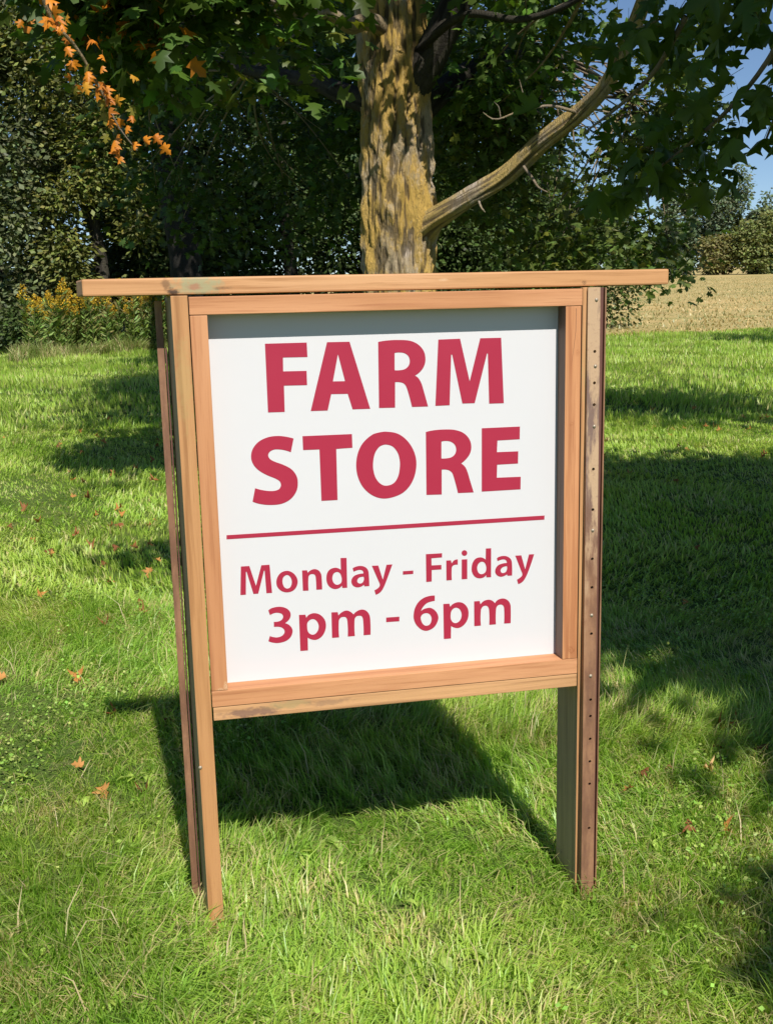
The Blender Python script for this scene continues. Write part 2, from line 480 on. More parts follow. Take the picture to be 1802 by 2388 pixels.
rst = beam('frame_stile', 0.4267, 0.4648, 0.0008, 0.060, 0.6024, 1.4568, M['cedar_knot'])
rst.data.materials.append(M['grey_inner'])
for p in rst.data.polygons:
    if p.normal.x < -0.9: p.material_index = 1  # left-facing inner face gets a darker, greyer wood
# drying crack in the stile face
crk = bpy.data.objects.new('crack', new_mesh('crack', [(0.4515, 0.0002, 1.452), (0.4523, 0.0002, 1.452), (0.4513, 0.0002, 1.40), (0.4520, 0.0002, 1.40), (0.4455, 0.0002, 1.35), (0.4460, 0.0002, 1.35), (0.4405, 0.0002, 1.315)], [(0, 1, 3, 2), (2, 3, 5, 4), (4, 5, 6)], M['rust_dark']))
link(crk, sign); crk.location = -sign.location
beam('lower_rail', -0.4250, 0.4660, 0.003, 0.092, 0.5290, 0.5615, M['lower'], True)

board = bpy.data.objects.new('sign_board', None)
bm_ = beam_mesh('sign_board', 0.872, 0.006, 0.905, M['panel'], 0.0006)
board = bpy.data.objects.new('sign_board', bm_)
link(board, sign)
BY = 0.0505
board.location = (0.0195, BY + 0.003 - 0.05, 1.0295)
tag(board, 'white board with crimson lettering')

GLYPHS = [
    ('F', [[(-2636,13906),(-1696,13905),(-1691,13581),(-2245,13587),(-2253,13277),(-1723,13271),(-1723,12949),(-2249,12956),(-2257,12361),(-2636,12365)]]),
    ('A', [[(-1235,13899),(-719,13894),(-282,12351),(-693,12354),(-796,12715),(-1177,12723),(-1272,12352),(-1663,12356)],[(-993,13620),(-849,13006),(-1129,13011)]]),
    ('R', [[(-58,13870),(144,13896,1),(396,13901,1),(686,13875,1),(884,13781,1),(1009,13628,1),(1046,13450,1),(1013,13292,1),(919,13163,1),(789,13073),(870,13014,1),(942,12886,1),(994,12706,1),(1090,12347),(706,12352),(609,12739,1),(557,12865,1),(485,12921,1),(318,12941),(305,12353),(-74,12360)],[(321,13609),(436,13616,1),(553,13595,1),(643,13525,1),(673,13418,1),(648,13313,1),(564,13237,1),(454,13212,1),(313,13214)]]),
    ('M', [[(1357,13882),(1876,13888),(2100,12894),(2362,13884),(2869,13881),(2931,12350),(2571,12352),(2544,13527),(2525,13527),(2218,12379),(1918,12382),(1684,13527),(1660,13528),(1609,12355),(1266,12354)]]),
    ('S', [[(-2079,11744),(-2249,11793,1),(-2441,11820,1),(-2670,11799,1),(-2885,11703,1),(-3023,11542,1),(-3066,11367,1),(-3030,11206,1),(-2915,11057,1),(-2727,10931,1),(-2537,10840,1),(-2442,10772,1),(-2414,10689,1),(-2449,10601,1),(-2531,10561,1),(-2673,10556,1),(-2848,10588,1),(-3008,10642),(-3081,10332),(-2916,10268,1),(-2687,10231,1),(-2420,10242,1),(-2202,10343,1),(-2060,10525,1),(-2022,10722,1),(-2051,10885,1),(-2156,11035,1),(-2346,11152,1),(-2537,11233,1),(-2640,11301,1),(-2675,11383,1),(-2641,11461,1),(-2543,11509,1),(-2419,11509,1),(-2279,11479,1),(-2154,11431)]]),
    ('T', [[(-1874,11788),(-726,11784),(-723,11465),(-1103,11456),(-1111,10255),(-1490,10256),(-1494,11463),(-1872,11467)]]),
    ('O', [[(88,11802,1),(362,11739,1),(579,11566,1),(732,11313,1),(788,11035,1),(739,10726,1),(604,10475,1),(387,10303,1),(33,10222,1),(-243,10293,1),(-476,10490,1),(-606,10744,1),(-649,11019,1),(-608,11307,1),(-483,11553,1),(-260,11741,1),(-95,11790,1)],[(81,11499,1),(227,11446,1),(343,11295,1),(389,11111,1),(385,10928,1),(340,10729,1),(235,10579,1),(58,10528,1),(-79,10578,1),(-195,10731,1),(-245,10925,1),(-244,11107,1),(-198,11304,1),(-103,11444,1),(-11,11491,1)]]),
    ('R', [[(1027,11750),(1232,11784,1),(1512,11789,1),(1736,11766,1),(1942,11684,1),(2082,11531,1),(2128,11354,1),(2099,11199,1),(2012,11074,1),(1875,10961),(1973,10872,1),(2029,10749,1),(2084,10560,1),(2177,10246),(1790,10252),(1687,10656,1),(1641,10760,1),(1556,10820,1),(1398,10838),(1391,10241),(1018,10252)],[(1400,11508),(1546,11514,1),(1658,11477,1),(1732,11401,1),(1756,11298,1),(1730,11199,1),(1654,11129,1),(1541,11103,1),(1394,11105)]]),
    ('E', [[(2387,11777),(3331,11776),(3326,11472),(2772,11467),(2759,11188),(3290,11182),(3284,10887),(2764,10885),(2754,10570),(3353,10561),(3349,10254),(2378,10253)]]),
    ('rule', [[(-3712,9583),(3962,9570),(3957,9468),(-3717,9487)]]),
    ('M', [[(-3423,8820),(-3227,8818),(-3097,8331),(-2950,8816),(-2759,8816),(-2730,8134),(-2862,8135),(-2880,8682),(-2894,8683),(-3053,8140),(-3165,8142),(-3296,8685),(-3312,8686),(-3340,8138),(-3467,8137)]]),
    ('o', [[(-2357,8640,1),(-2233,8587,1),(-2145,8478,1),(-2119,8353,1),(-2161,8225,1),(-2251,8143,1),(-2386,8119,1),(-2510,8163,1),(-2599,8265,1),(-2620,8383,1),(-2588,8504,1),(-2498,8606,1)],[(-2362,8539,1),(-2297,8496,1),(-2261,8411,1),(-2265,8309,1),(-2308,8229,1),(-2375,8211,1),(-2434,8246,1),(-2470,8331,1),(-2473,8420,1),(-2443,8500,1)]]),
    ('n', [[(-2006,8621),(-1889,8619),(-1872,8554),(-1806,8611,1),(-1711,8634,1),(-1619,8597,1),(-1562,8510,1),(-1549,8413,1),(-1548,8127),(-1687,8131),(-1690,8424,1),(-1710,8494,1),(-1769,8519,1),(-1830,8503,1),(-1861,8450,1),(-1871,8124),(-2005,8128)]]),
    ('d', [[(-1086,8858),(-942,8852),(-948,8124),(-1066,8125),(-1074,8185),(-1141,8128,1),(-1250,8113,1),(-1356,8165,1),(-1420,8260,1),(-1439,8385,1),(-1412,8521,1),(-1335,8605,1),(-1226,8632,1),(-1146,8612,1),(-1086,8569)],[(-1182,8526,1),(-1116,8493,1),(-1082,8414,1),(-1073,8331,1),(-1096,8249,1),(-1186,8212,1),(-1259,8255,1),(-1295,8347,1),(-1289,8430,1),(-1257,8496,1)]]),
    ('a', [[(-805,8587),(-712,8625,1),(-589,8630,1),(-488,8585,1),(-435,8512,1),(-420,8421,1),(-414,8124),(-532,8123),(-545,8166),(-617,8123,1),(-706,8113,1),(-793,8150,1),(-841,8230,1),(-836,8320,1),(-773,8398,1),(-676,8433,1),(-550,8444),(-565,8508,1),(-626,8536,1),(-701,8531,1),(-783,8503)],[(-545,8363),(-541,8291,1),(-573,8224,1),(-635,8201,1),(-693,8233,1),(-701,8289,1),(-665,8342,1),(-610,8361,1)]]),
    ('y', [[(-341,8616),(-186,8612),(-83,8257),(15,8615),(157,8615),(3,8222,1),(-77,8047,1),(-155,7948,1),(-264,7896),(-295,8010),(-221,8044,1),(-168,8096,1),(-160,8144,1),(-183,8215)]]),
    ('dash', [[(409,8428),(666,8426),(662,8343),(408,8343)]]),
    ('F', [[(981,8808),(1381,8804),(1377,8701),(1116,8697),(1116,8520),(1360,8515),(1359,8404),(1119,8407),(1115,8122),(979,8118)]]),
    ('r', [[(1482,8615),(1599,8613),(1616,8530),(1662,8593,1),(1712,8620,1),(1768,8623),(1767,8491),(1689,8493,1),(1632,8461,1),(1615,8392,1),(1614,8120),(1480,8120)]]),
    ('i', [[(1867,8613),(2005,8611),(2001,8119),(1862,8120)],[(2007,8765),(2001,8792),(1986,8816),(1964,8833),(1937,8840),(1910,8837),(1887,8823),(1871,8801),(1865,8775),(1871,8748),(1886,8724),(1908,8707),(1935,8700),(1962,8703),(1985,8717),(2001,8739)]]),
    ('d', [[(2474,8845),(2607,8843),(2602,8119),(2484,8123),(2476,8185),(2416,8128,1),(2309,8111,1),(2202,8154,1),(2131,8256,1),(2112,8370,1),(2140,8510,1),(2219,8610,1),(2326,8635,1),(2404,8615,1),(2468,8568)],[(2375,8524,1),(2439,8491,1),(2474,8415,1),(2481,8329,1),(2452,8246,1),(2362,8211,1),(2288,8251,1),(2253,8346,1),(2261,8430,1),(2304,8498,1)]]),
    ('a', [[(2750,8582),(2840,8623,1),(2955,8626,1),(3055,8586,1),(3113,8518,1),(3134,8424,1),(3137,8122),(3022,8122),(3007,8160),(2932,8123,1),(2846,8111,1),(2760,8150,1),(2710,8228,1),(2717,8319,1),(2782,8400,1),(2875,8436,1),(3005,8448),(2983,8513,1),(2926,8542,1),(2854,8537,1),(2768,8510)],[(3005,8366),(3008,8291,1),(2976,8222,1),(2911,8199,1),(2858,8224,1),(2846,8282,1),(2882,8336,1),(2940,8360,1)]]),
    ('y', [[(3218,8615),(3372,8612),(3472,8255),(3568,8621),(3701,8618),(3569,8236,1),(3490,8056,1),(3410,7947,1),(3294,7891),(3262,8004),(3337,8046,1),(3388,8092,1),(3399,8137,1),(3373,8215)]]),
    ('3', [[(-2837,7714),(-2739,7768,1),(-2566,7782,1),(-2421,7736,1),(-2332,7645,1),(-2318,7547,1),(-2353,7460,1),(-2461,7369),(-2359,7314,1),(-2295,7218,1),(-2293,7120,1),(-2344,7013,1),(-2455,6931,1),(-2631,6897,1),(-2764,6916,1),(-2868,6960),(-2829,7085),(-2744,7050,1),(-2651,7036,1),(-2543,7065,1),(-2482,7136,1),(-2484,7206,1),(-2535,7266,1),(-2614,7294,1),(-2723,7300),(-2721,7424),(-2621,7424,1),(-2540,7454,1),(-2497,7527,1),(-2520,7598,1),(-2599,7635,1),(-2692,7640,1),(-2803,7597)]]),
    ('p', [[(-2121,7545),(-1967,7539),(-1950,7461),(-1880,7532,1),(-1757,7560,1),(-1624,7511,1),(-1520,7391,1),(-1487,7248,1),(-1516,7096,1),(-1603,6963,1),(-1727,6899,1),(-1835,6912,1),(-1935,6970),(-1940,6651),(-2123,6652)],[(-1796,7417,1),(-1723,7380,1),(-1672,7292,1),(-1665,7193,1),(-1700,7098,1),(-1776,7034,1),(-1864,7048,1),(-1922,7117,1),(-1937,7216,1),(-1930,7327,1),(-1878,7393,1)]]),
    ('m', [[(-1347,7545),(-1195,7539),(-1181,7454),(-1100,7526,1),(-989,7562,1),(-895,7527,1),(-818,7451),(-731,7524,1),(-613,7557,1),(-511,7520,1),(-438,7423,1),(-414,7294,1),(-417,6912),(-587,6912),(-589,7294,1),(-618,7388,1),(-686,7408,1),(-755,7392,1),(-794,7318,1),(-799,6912),(-971,6912),(-970,7298,1),(-1002,7392,1),(-1069,7411,1),(-1138,7389,1),(-1175,7315,1),(-1181,6911),(-1352,6911)]]),
    ('dash', [[(-24,7308),(301,7303),(296,7190),(-27,7194)]]),
    ('6', [[(1185,7764),(1183,7631),(1105,7622,1),(992,7591,1),(893,7506,1),(835,7393),(906,7444,1),(1033,7467,1),(1103,7451,1),(1191,7384,1),(1253,7279,1),(1266,7178,1),(1214,7039,1),(1128,6946,1),(981,6892,1),(855,6925,1),(730,7042,1),(665,7176,1),(651,7306,1),(689,7487,1),(783,7636,1),(910,7725,1),(1051,7763,1)],[(967,7340,1),(1044,7309,1),(1092,7227,1),(1091,7141,1),(1047,7044,1),(955,7021,1),(885,7065,1),(838,7162,1),(829,7248,1),(875,7316,1)]]),
    ('p', [[(1395,7534),(1547,7532),(1567,7449),(1646,7519,1),(1774,7551,1),(1902,7510,1),(2001,7390,1),(2028,7245,1),(1998,7089,1),(1911,6966,1),(1796,6901,1),(1689,6906,1),(1583,6962),(1576,6645),(1397,6645)],[(1716,7416,1),(1794,7378,1),(1843,7288,1),(1849,7187,1),(1812,7090,1),(1726,7028,1),(1641,7046,1),(1585,7123,1),(1574,7224,1),(1594,7337,1),(1645,7397,1)]]),
    ('m', [[(2169,7539),(2310,7538),(2331,7450),(2417,7529,1),(2539,7553,1),(2633,7519,1),(2698,7450),(2777,7530,1),(2907,7555,1),(3023,7503,1),(3088,7404,1),(3103,7287,1),(3100,6908),(2931,6913),(2933,7287,1),(2907,7375,1),(2842,7406,1),(2770,7386,1),(2729,7310,1),(2722,6910),(2551,6910),(2548,7289,1),(2517,7378,1),(2460,7408,1),(2388,7388,1),(2341,7305,1),(2338,6909),(2169,6909)]]),
]


def flatten(cont):
    """corner points and smooth points (third value 1) -> dense outline"""
    P = [np.array(q[:2], float) * 1e-4 for q in cont]
    S = [len(q) > 2 for q in cont]
    n = len(P); out = []
    for i in range(n):
        j = (i + 1) % n
        a, b = P[i], P[j]
        if not S[i] and not S[j]:
            out.append(a); continue
        ch = np.linalg.norm(b - a)
        def tang(k, other, fwd):
            if S[k]:
                d = P[(k + 1) % n] - P[k - 1]
                return d / max(1e-9, np.linalg.norm(d)) * ch
            return None
        ta, tb = tang(i, j, True), tang(j, i, False)
        if ta is None: ta = 2 * (b - a) - tb if tb is not None else b - a
        if tb is None: tb = 2 * (b - a) - ta
        for s in np.linspace(0, 1, 6)[:-1]:
            h00 = 2 * s**3 - 3 * s**2 + 1; h10 = s**3 - 2 * s**2 + s; h01 = -2 * s**3 + 3 * s**2; h11 = s**3 - s**2
            out.append(h00 * a + h10 * ta + h01 * b + h11 * tb)
    return out

for nm, conts in GLYPHS:
    loops = [[Vector((p[0], p[1], 0)) for p in flatten(c)] for c in conts]
    verts = []; faces = []
    groups = [loops] if nm != 'i' else [[l] for l in loops]
    for grp in groups:
        base = len(verts)
        flat = [p for l in grp for p in l]
        nv = len(flat)
        for p in flat: verts.append((p.x, 0.0, p.y))
        for p in flat: verts.append((p.x, 0.0006, p.y))
        for tri in geometry.tessellate_polygon(grp):
            pa, pb, pc = (flat[k] for k in tri)
            cr = (pb.x - pa.x) * (pc.y - pa.y) - (pb.y - pa.y) * (pc.x - pa.x)
            tri = tri if cr > 0 else tri[::-1]
            faces.append(tuple(base + k for k in tri))
        s0 = base
        for l in grp:
            k = len(l)
            for q in range(k):
                faces.append((s0 + q, s0 + (q + 1) % k, s0 + (q + 1) % k + nv, s0 + q + nv))
            s0 += k
    pname = {'rule': 'divider_line', 'dash': 'dash'}.get(nm, 'letter')
    if nm in '36': pname = 'numeral'
    o = bpy.data.objects.new(pname, new_mesh(pname, verts, faces, M['vinyl']))
    link(o, board)
    o.location = (-0.0195, -0.0036, -1.0295)
    o['label'] = {'letter': 'crimson letter %s' % nm, 'numeral': 'crimson numeral %s' % nm}.get(pname, 'crimson %s' % pname.replace('_', ' '))

# ---- steel channel on the right post: perforated web, side walls, outer flange
HOLES = [1.352, 1.279, 1.228, 1.075, 0.977, 0.856, 0.785, 0.668, 0.518 - 0.02, 0.455, 0.395, 0.335, 0.275, 0.155]
BOLTS = [(0.4985, 1.470), (0.4975, 1.318), (0.4965, 1.177), (0.4955, 0.9265), (0.495, 0.715), (0.494, 0.56)]
def lerp_top(z, a0, a1):
    return a0 + (a1 - a0) * z / 1.5
def web_xy(z):
    return lerp_top(z, 0.4740, 0.4778), lerp_top(z, 0.5075, 0.5080), lerp_top(z, -0.024, -0.006)
def perforated(zs_holes, z_lo, z_hi, xfun, r=0.0037, thick=0.003):
    V = []; F = []
    def ring(z, yoff):
        x0, x1, y = xfun(z)
        return [(x0, y + yoff, z), (x1, y + yoff, z)]
    def add(ps):
        b = len(V); V.extend(ps); return list(range(b, b + len(ps)))
    hz = sorted(zs_holes); half = 0.010
    zcur = z_lo
    def plain(za, zb):
        a_, b_ = ring(za, 0), ring(zb, 0)
        i = add([a_[0], a_[1], b_[1], b_[0]]); F.append(tuple(i))
        # left and right edges give the plate its thickness
        i = add([a_[0], (a_[0][0], a_[0][1] + thick, za), (b_[0][0], b_[0][1] + thick, zb), b_[0]]); F.append(tuple(i[::-1]))
        i = add([a_[1], (a_[1][0], a_[1][1] + thick, za), (b_[1][0], b_[1][1] + thick, zb), b_[1]]); F.append(tuple(i))
    for h in hz:
        plain(zcur, h - half)
        x0, x1, y = xfun(h)
        hx = x0 + 0.60 * (x1 - x0)
        sq = []
        for k in range(12):
            an = 2 * math.pi * k / 12
            sq.append((hx + r * math.cos(an), y, h + r * math.sin(an)))
        outer = []
        for k in range(12):
            an = 2 * math.pi * k / 12
            cx_, cz_ = math.cos(an), math.sin(an)
            s_ = min(((x1 - hx) if cx_ > 0 else (hx - x0)) / max(1e-6, abs(cx_)), half / max(1e-6, abs(cz_)))
            outer.append((hx + s_ * cx_, y, h + s_ * cz_))
        ii = add(sq); oo = add(outer); bb = add([(p[0], p[1] + thick, p[2]) for p in sq])
        for k in range(12):
            k2 = (k + 1) % 12
            F.append((ii[k], oo[k], oo[k2], ii[k2])[::-1])
            F.append((ii[k], ii[k2], bb[k2], bb[k]))
        cs = add([(x1, y, h + half), (x0, y, h + half), (x0, y, h - half), (x1, y, h - half)])
        # fill the four corners
        for ci, an in ((0, 45), (1, 135), (2, 225), (3, 315)):
            ks = [k for k in range(12) if abs(((k * 30 - an + 180) % 360) - 180) <= 45]
            ks.sort(key=lambda k: ((k * 30 - an + 180) % 360))
            for q in range(len(ks) - 1):
                F.append((oo[ks[q]], oo[ks[q + 1]], cs[ci]))
        zcur = h + half
    plain(zcur, z_hi)
    return V, F
V_, F_ = perforated(HOLES, -0.10, 1.4985, web_xy)
# side walls back to the post, and the outer flange
def quadstrip(p, q):
    """vertical wall between profile points p(z) and q(z)"""
    zz = [-0.10, 1.4985]
    b = len(V_)
    for z in zz: V_.append((*p(z), z)); V_.append((*q(z), z))
    F_.append((b, b + 1, b + 3, b + 2))
quadstrip(lambda z: web_xy(z)[::2], lambda z: (web_xy(z)[0] + 0.0005, 0.0005))
quadstrip(lambda z: web_xy(z)[1:], lambda z: (web_xy(z)[1] + 0.001, 0.012))
chan = bpy.data.objects.new('steel_channel', new_mesh('steel_channel', V_, F_, M['rust']))
link(chan, sign); chan.location = -sign.location
chan['label'] = 'rusty perforated steel channel on the right post'
fl = beam('channel_flange', 0.5095, 0.5225, 0.010, 0.014, -0.10, 1.4980, M['rust_dark'], parent=sign, bev=0.0008)
lip = beam('channel_lip', 0.5232, 0.5268, 0.002, 0.018, -0.10, 1.4975, M['rust'], parent=sign, bev=0.0008)
def dome_mesh(name, r, hgt, mat):
    V = [(0, -hgt, 0)]; F = []
    for k in range(12):
        an = 2 * math.pi * k / 12
        V.append((0.7 * r * math.cos(an), -0.75 * hgt, 0.7 * r * math.sin(an)))
    for k in range(12):
        an = 2 * math.pi * k / 12
        V.append((r * math.cos(an), 0.0002, r * math.sin(an)))
    for k in range(12):
        k2 = (k + 1) % 12
        F.append((0, 1 + k, 1 + k2)); F.append((1 + k, 13 + k, 13 + k2, 1 + k2))
    return new_mesh(name, V, F, mat, True)
bolt_me = dome_mesh('bolt', 0.0046, 0.003, M['bolt'])
for (bx_, bz_) in BOLTS:
    o = bpy.data.objects.new('bolt', bolt_me); link(o, chan)
    o.location = (bx_, web_xy(bz_)[2], bz_)
# ---- steel channel behind the left post
lc = beam('steel_channel', -0.5010, -0.4855, 0.118, 0.160, -0.10, 1.4900, M['rust'], bev=0.001)
lc['label'] = 'rusty steel channel behind the left post'
lf = beam('channel_flange', -0.4835, -0.4800, 0.106, 0.165, -0.10, 1.385, M['rust_dark'], bev=0.0008)
bolt2 = bpy.data.objects.new('bolt', bolt_me); link(bolt2, pl); bolt2.location = (-0.016, -0.0702, -0.27)

# ------------------------------------------------------------------ leaf builders
def tmpl_maple(detail):
    if detail:
        half = [(0.10, -0.05), (0.36, 0.02), (0.29, 0.14), (0.25, 0.23), (0.43, 0.29), (0.60, 0.50), (0.45, 0.50), (0.33, 0.53), (0.17, 0.47), (0.21, 0.66), (0.30, 0.76), (0.14, 0.80)]
    else:
        half = [(0.36, 0.03), (0.25, 0.24), (0.58, 0.50), (0.18, 0.50), (0.24, 0.74)]
    out = [(0.0, 0.0)] + half + [(0.0, 1.0)] + [(-x, y) for x, y in half[::-1]]
    V = [(0.0, 0.36)] + out
    n = len(out)
    F = [(0, 1 + k, 1 + (k + 1) % n) for k in range(n)]
    V = np.array([(x, y, -0.16 * abs(x) - 0.16 * y * y + (0.05 if i == 0 else 0)) for i, (x, y) in enumerate(V)])
    return V, np.array(F)
def tmpl_simple(w=0.3):
    V = np.array([(0, 0, 0), (w, 0.45, -0.10), (0, 1, -0.15), (-w, 0.45, -0.10), ])
    return V, np.array([(0, 1, 2), (0, 2, 3)])
T_MAPLE, T_MAPLE_D, T_OVAL, T_NARROW = tmpl_maple(False), tmpl_maple(True), tmpl_simple(0.3), tmpl_simple(0.13)

def leaves(name, P, Y, N, size, tmpl, cols, mat):
    TV, TF = tmpl
    Y = unit(Y); X = unit(np.cross(Y, N)); Z = np.cross(X, Y)
    n, k = len(P), len(TV)
    V = P[:, None, :] + size[:, None, None] * (TV[None, :, 0:1] * X[:, None, :] + TV[None, :, 1:2] * Y[:, None, :] + TV[None, :, 2:3] * Z[:, None, :])
    F = (TF[None] + (np.arange(n) * k)[:, None, None]).reshape(-1, 3)
    C = np.repeat(np.concatenate([cols, np.ones((n, 1))], 1), k, axis=0)
    return mesh_np(name, V.reshape(-1, 3), F, mat, False, {'col': ('FLOAT_COLOR', C.astype(np.float32))})

def clusters(centres, per, spread, r, flat=0.6, droop=0.5):
    """leaf frames round cluster centres"""
    n = len(centres)
    C = np.repeat(centres, per, axis=0)
    off = r.normal(size=(n * per, 3)) * spread
    off[:, 2] *= flat
    P = C + off
    Y = off * np.array([1, 1, 0.3]) / max(spread, 1e-6) + r.normal(size=(n * per, 3)) * 0.5
    Y[:, 2] -= droop
    N = r.normal(size=(n * per, 3)) * 0.55 + np.array([0, -0.15, 0.9])
    return P, Y, N

def pick_cols(n, r, base, var=0.35, alt=None, alt_p=0.0):
    c = np.array(base)[None] * (1 + var * r.normal(size=(n, 1))).clip(0.35, 1.9)
    c = c * (1 + 0.08 * r.normal(size=(n, 3)))
    if alt is not None:
        k = r.random(n) < alt_p
        c[k] = np.array(alt)[None] * (1 + 0.25 * r.normal(size=(k.sum(), 1))).clip(0.5, 1.6)
    return c.clip(0.002, 0.9)

def ellipsoid(n, c, rad, r, inner=0.0, seed=1, nscale=1.0, thr=-0.2):
    out = []
    while sum(map(len, out)) < n:
        q = r.uniform(-1, 1, size=(n * 3, 3))
        l = np.linalg.norm(q, axis=1)
        q = q[(l < 1) & (l > inner)]
        p = np.array(c) + q * np.array(rad)
        p = p[noise3(p, nscale, seed) > thr]
        out.append(p)
    return np.concatenate(out)[:n]

def tube(path, radii, seg=10, relief=0.0, seed=0, zfreq=2.0):
    """round limb along a polyline with optional bark relief; returns V, F(quads), relief"""
    path = np.array(path, float)
    # resample smoothly
    d = np.r_[0, np.cumsum(np.linalg.norm(np.diff(path, axis=0), axis=1))]
    n = max(len(path) * 4, int(d[-1] / 0.04) if relief else len(path) * 4)
    n = min(n, 420)
    s = np.linspace(0, d[-1], n)
    def cub(vals):
        m = np.gradient(vals, d)
        j = np.clip(np.searchsorted(d, s, 'right') - 1, 0, len(d) - 2)
        h = d[j + 1] - d[j]; tt = (s - d[j]) / h
        return (2*tt**3-3*tt**2+1)*vals[j] + (tt**3-2*tt**2+tt)*h*m[j] + (-2*tt**3+3*tt**2)*vals[j+1] + (tt**3-tt**2)*h*m[j+1]
    Pp = np.stack([cub(path[:, k]) for k in range(3)], 1)
    Rr = np.interp(s, d, radii)
    T = unit(np.gradient(Pp, axis=0))
    ref = np.array([0.0, 0, 1]) if abs(T[0, 2]) < 0.8 else np.array([1.0, 0, 0])
    A = unit(np.cross(T, ref)); B = np.cross(T, A)
    th = np.linspace(0, 2 * np.pi, seg, endpoint=False)
    rel = np.zeros((n, seg))
    if relief:
        q = np.stack([np.cos(th)[None].repeat(n, 0) * 9, np.sin(th)[None].repeat(n, 0) * 9, np.repeat((s * zfreq)[:, None], seg, 1)], -1).reshape(-1, 3)
        a1 = noise3(q, 1.0, seed, 4).reshape(n, seg)
        q2 = q * np.array([2.3, 2.3, 3.5])
        rel = (np.abs(a1) * 2.2 - 0.55) + 0.35 * noise3(q2, 1.0, seed + 1, 2).reshape(n, seg) + 0.3 * noise3(q * np.array([4.5, 4.5, 9.0]), 1.0, seed + 2, 2).reshape(n, seg)
    Rm = Rr[:, None] * (1 + relief * rel)
    V = Pp[:, None] + Rm[..., None] * (np.cos(th)[None, :, None] * A[:, None] + np.sin(th)[None, :, None] * B[:, None])
    i = np.arange((n - 1) * seg).reshape(n - 1, seg)
    j = np.roll(i, -1, axis=1)
    F = np.stack([i, j, j + seg, i + seg], -1).reshape(-1, 4)
    return V.reshape(-1, 3), F, rel.ravel(), Pp

def limb(name, path, radii, mat, parent, seg=12, relief=0.05, seed=0):
    V, F, rel, _ = tube(path, radii, seg, relief, seed)
    V = V - np.array(parent.location)
    o = bpy.data.objects.new(name, mesh_np(name, V, F, mat, True, {'relief': ('FLOAT', rel.astype(np.float32))}))
    return link(o, parent)

def tubes(name, specs, mat, parent, seg=6):
    Vs = []; Fs = []; Rl = []; b = 0
    for path, radii in specs:
        V, F, rel, _ = tube(path, radii, seg)
        Vs.append(V); Fs.append(F + b); Rl.append(rel); b += len(V)
    V = np.concatenate(Vs) - np.array(parent.location)
    o = bpy.data.objects.new(name, mesh_np(name, V, np.concatenate(Fs), mat, True, {'relief': ('FLOAT', np.concatenate(Rl).astype(np.float32))}))
    link(o, parent); o['kind'] = 'stuff'
    return o

# ------------------------------------------------------------------ the big maple
TX, TY = 1.47, 6.80
GZ = float(ground_z(TX, TY))
maple = empty('maple_tree', (TX, TY, GZ))
tag(maple, 'large maple with lichen-yellow trunk standing behind the sign', 'tree')
zt = np.array([-0.3, 0.0, 0.25, 0.6, 1.0, 1.7, 2.3, 3.0, 3.6, 4.4, 5.5, 7.0, 9.0])
rt = np.array([0.52, 0.43, 0.37, 0.335, 0.315, 0.300, 0.292, 0.272, 0.275, 0.25, 0.2, 0.13, 0.05])
path = np.stack([TX + 0.0 * zt + 0.02 * np.sin(zt * 0.9), TY + 0.03 * zt * 0.5, GZ + zt], 1)
V, F, rel, _ = tube(path, rt, 260, 0.078, 5, 6.0)
V -= np.array(maple.location)
# swollen healed branch scar and bulge at the lower limb
def bump_at(V, c, rad, h):
    d = np.linalg.norm((V - np.array(c)) / np.array(rad), axis=1)
    w = np.exp(-d * d * 2.2) * h
    n = V * np.array([1, 1, 0]); n = unit(n)
    V += n * w[:, None]
bump_at(V, (-0.10, -0.29, 2.17 - GZ + 0.10), (0.10, 0.2, 0.13), 0.05)
bump_at(V, (-0.10, -0.30, 2.20 - GZ + 0.10), (0.045, 0.2, 0.055), -0.055)
bump_at(V, (0.24, -0.18, 2.02 - GZ + 0.15), (0.16, 0.2, 0.25), 0.07)
trunk = bpy.data.objects.new('trunk', mesh_np('trunk', V, F, M['bark'], True, {'relief': ('FLOAT', rel.astype(np.float32))}))
link(trunk, maple)

LIMB_R = [(1.60, 6.78, 2.02), (1.754, 6.492, 2.171), (1.944, 6.235, 2.294), (2.186, 6.006, 2.448), (2.41, 5.667, 2.686), (2.594, 5.384, 2.85), (2.669, 5.137, 2.98), (2.69, 4.91, 3.147), (2.72, 4.4, 3.6), (2.9, 3.4, 4.2), (3.2, 1.8, 4.6), (3.3, -0.5, 4.8)]
limb('limb', LIMB_R, [0.15, 0.088, 0.072, 0.066, 0.062, 0.056, 0.050, 0.047, 0.045, 0.04, 0.03, 0.015], M['bark_limb'], maple, 40, 0.13, 7)
limb('limb', [(1.45, 6.75, 3.66), (1.189, 6.514, 3.698), (1.044, 6.438, 3.641), (0.904, 6.36, 3.696), (0.647, 6.194, 3.671), (0.3, 5.9, 3.85), (-0.3, 5.3, 3.9)], [0.075, 0.062, 0.058, 0.045, 0.038, 0.03, 0.01], M['twig'], maple, 14, 0.06, 8)
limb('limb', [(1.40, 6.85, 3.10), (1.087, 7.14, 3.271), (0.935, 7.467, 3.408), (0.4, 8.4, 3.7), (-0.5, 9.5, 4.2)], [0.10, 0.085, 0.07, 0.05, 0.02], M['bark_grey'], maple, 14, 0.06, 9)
limb('limb', [(1.58, 6.80, 3.2), (1.797, 6.585, 3.571), (1.95, 6.42, 3.9), (2.2, 6.0, 4.8), (2.4, 5.2, 6.2)], [0.15, 0.125, 0.11, 0.08, 0.04], M['bark_grey'], maple, 18, 0.06, 10)
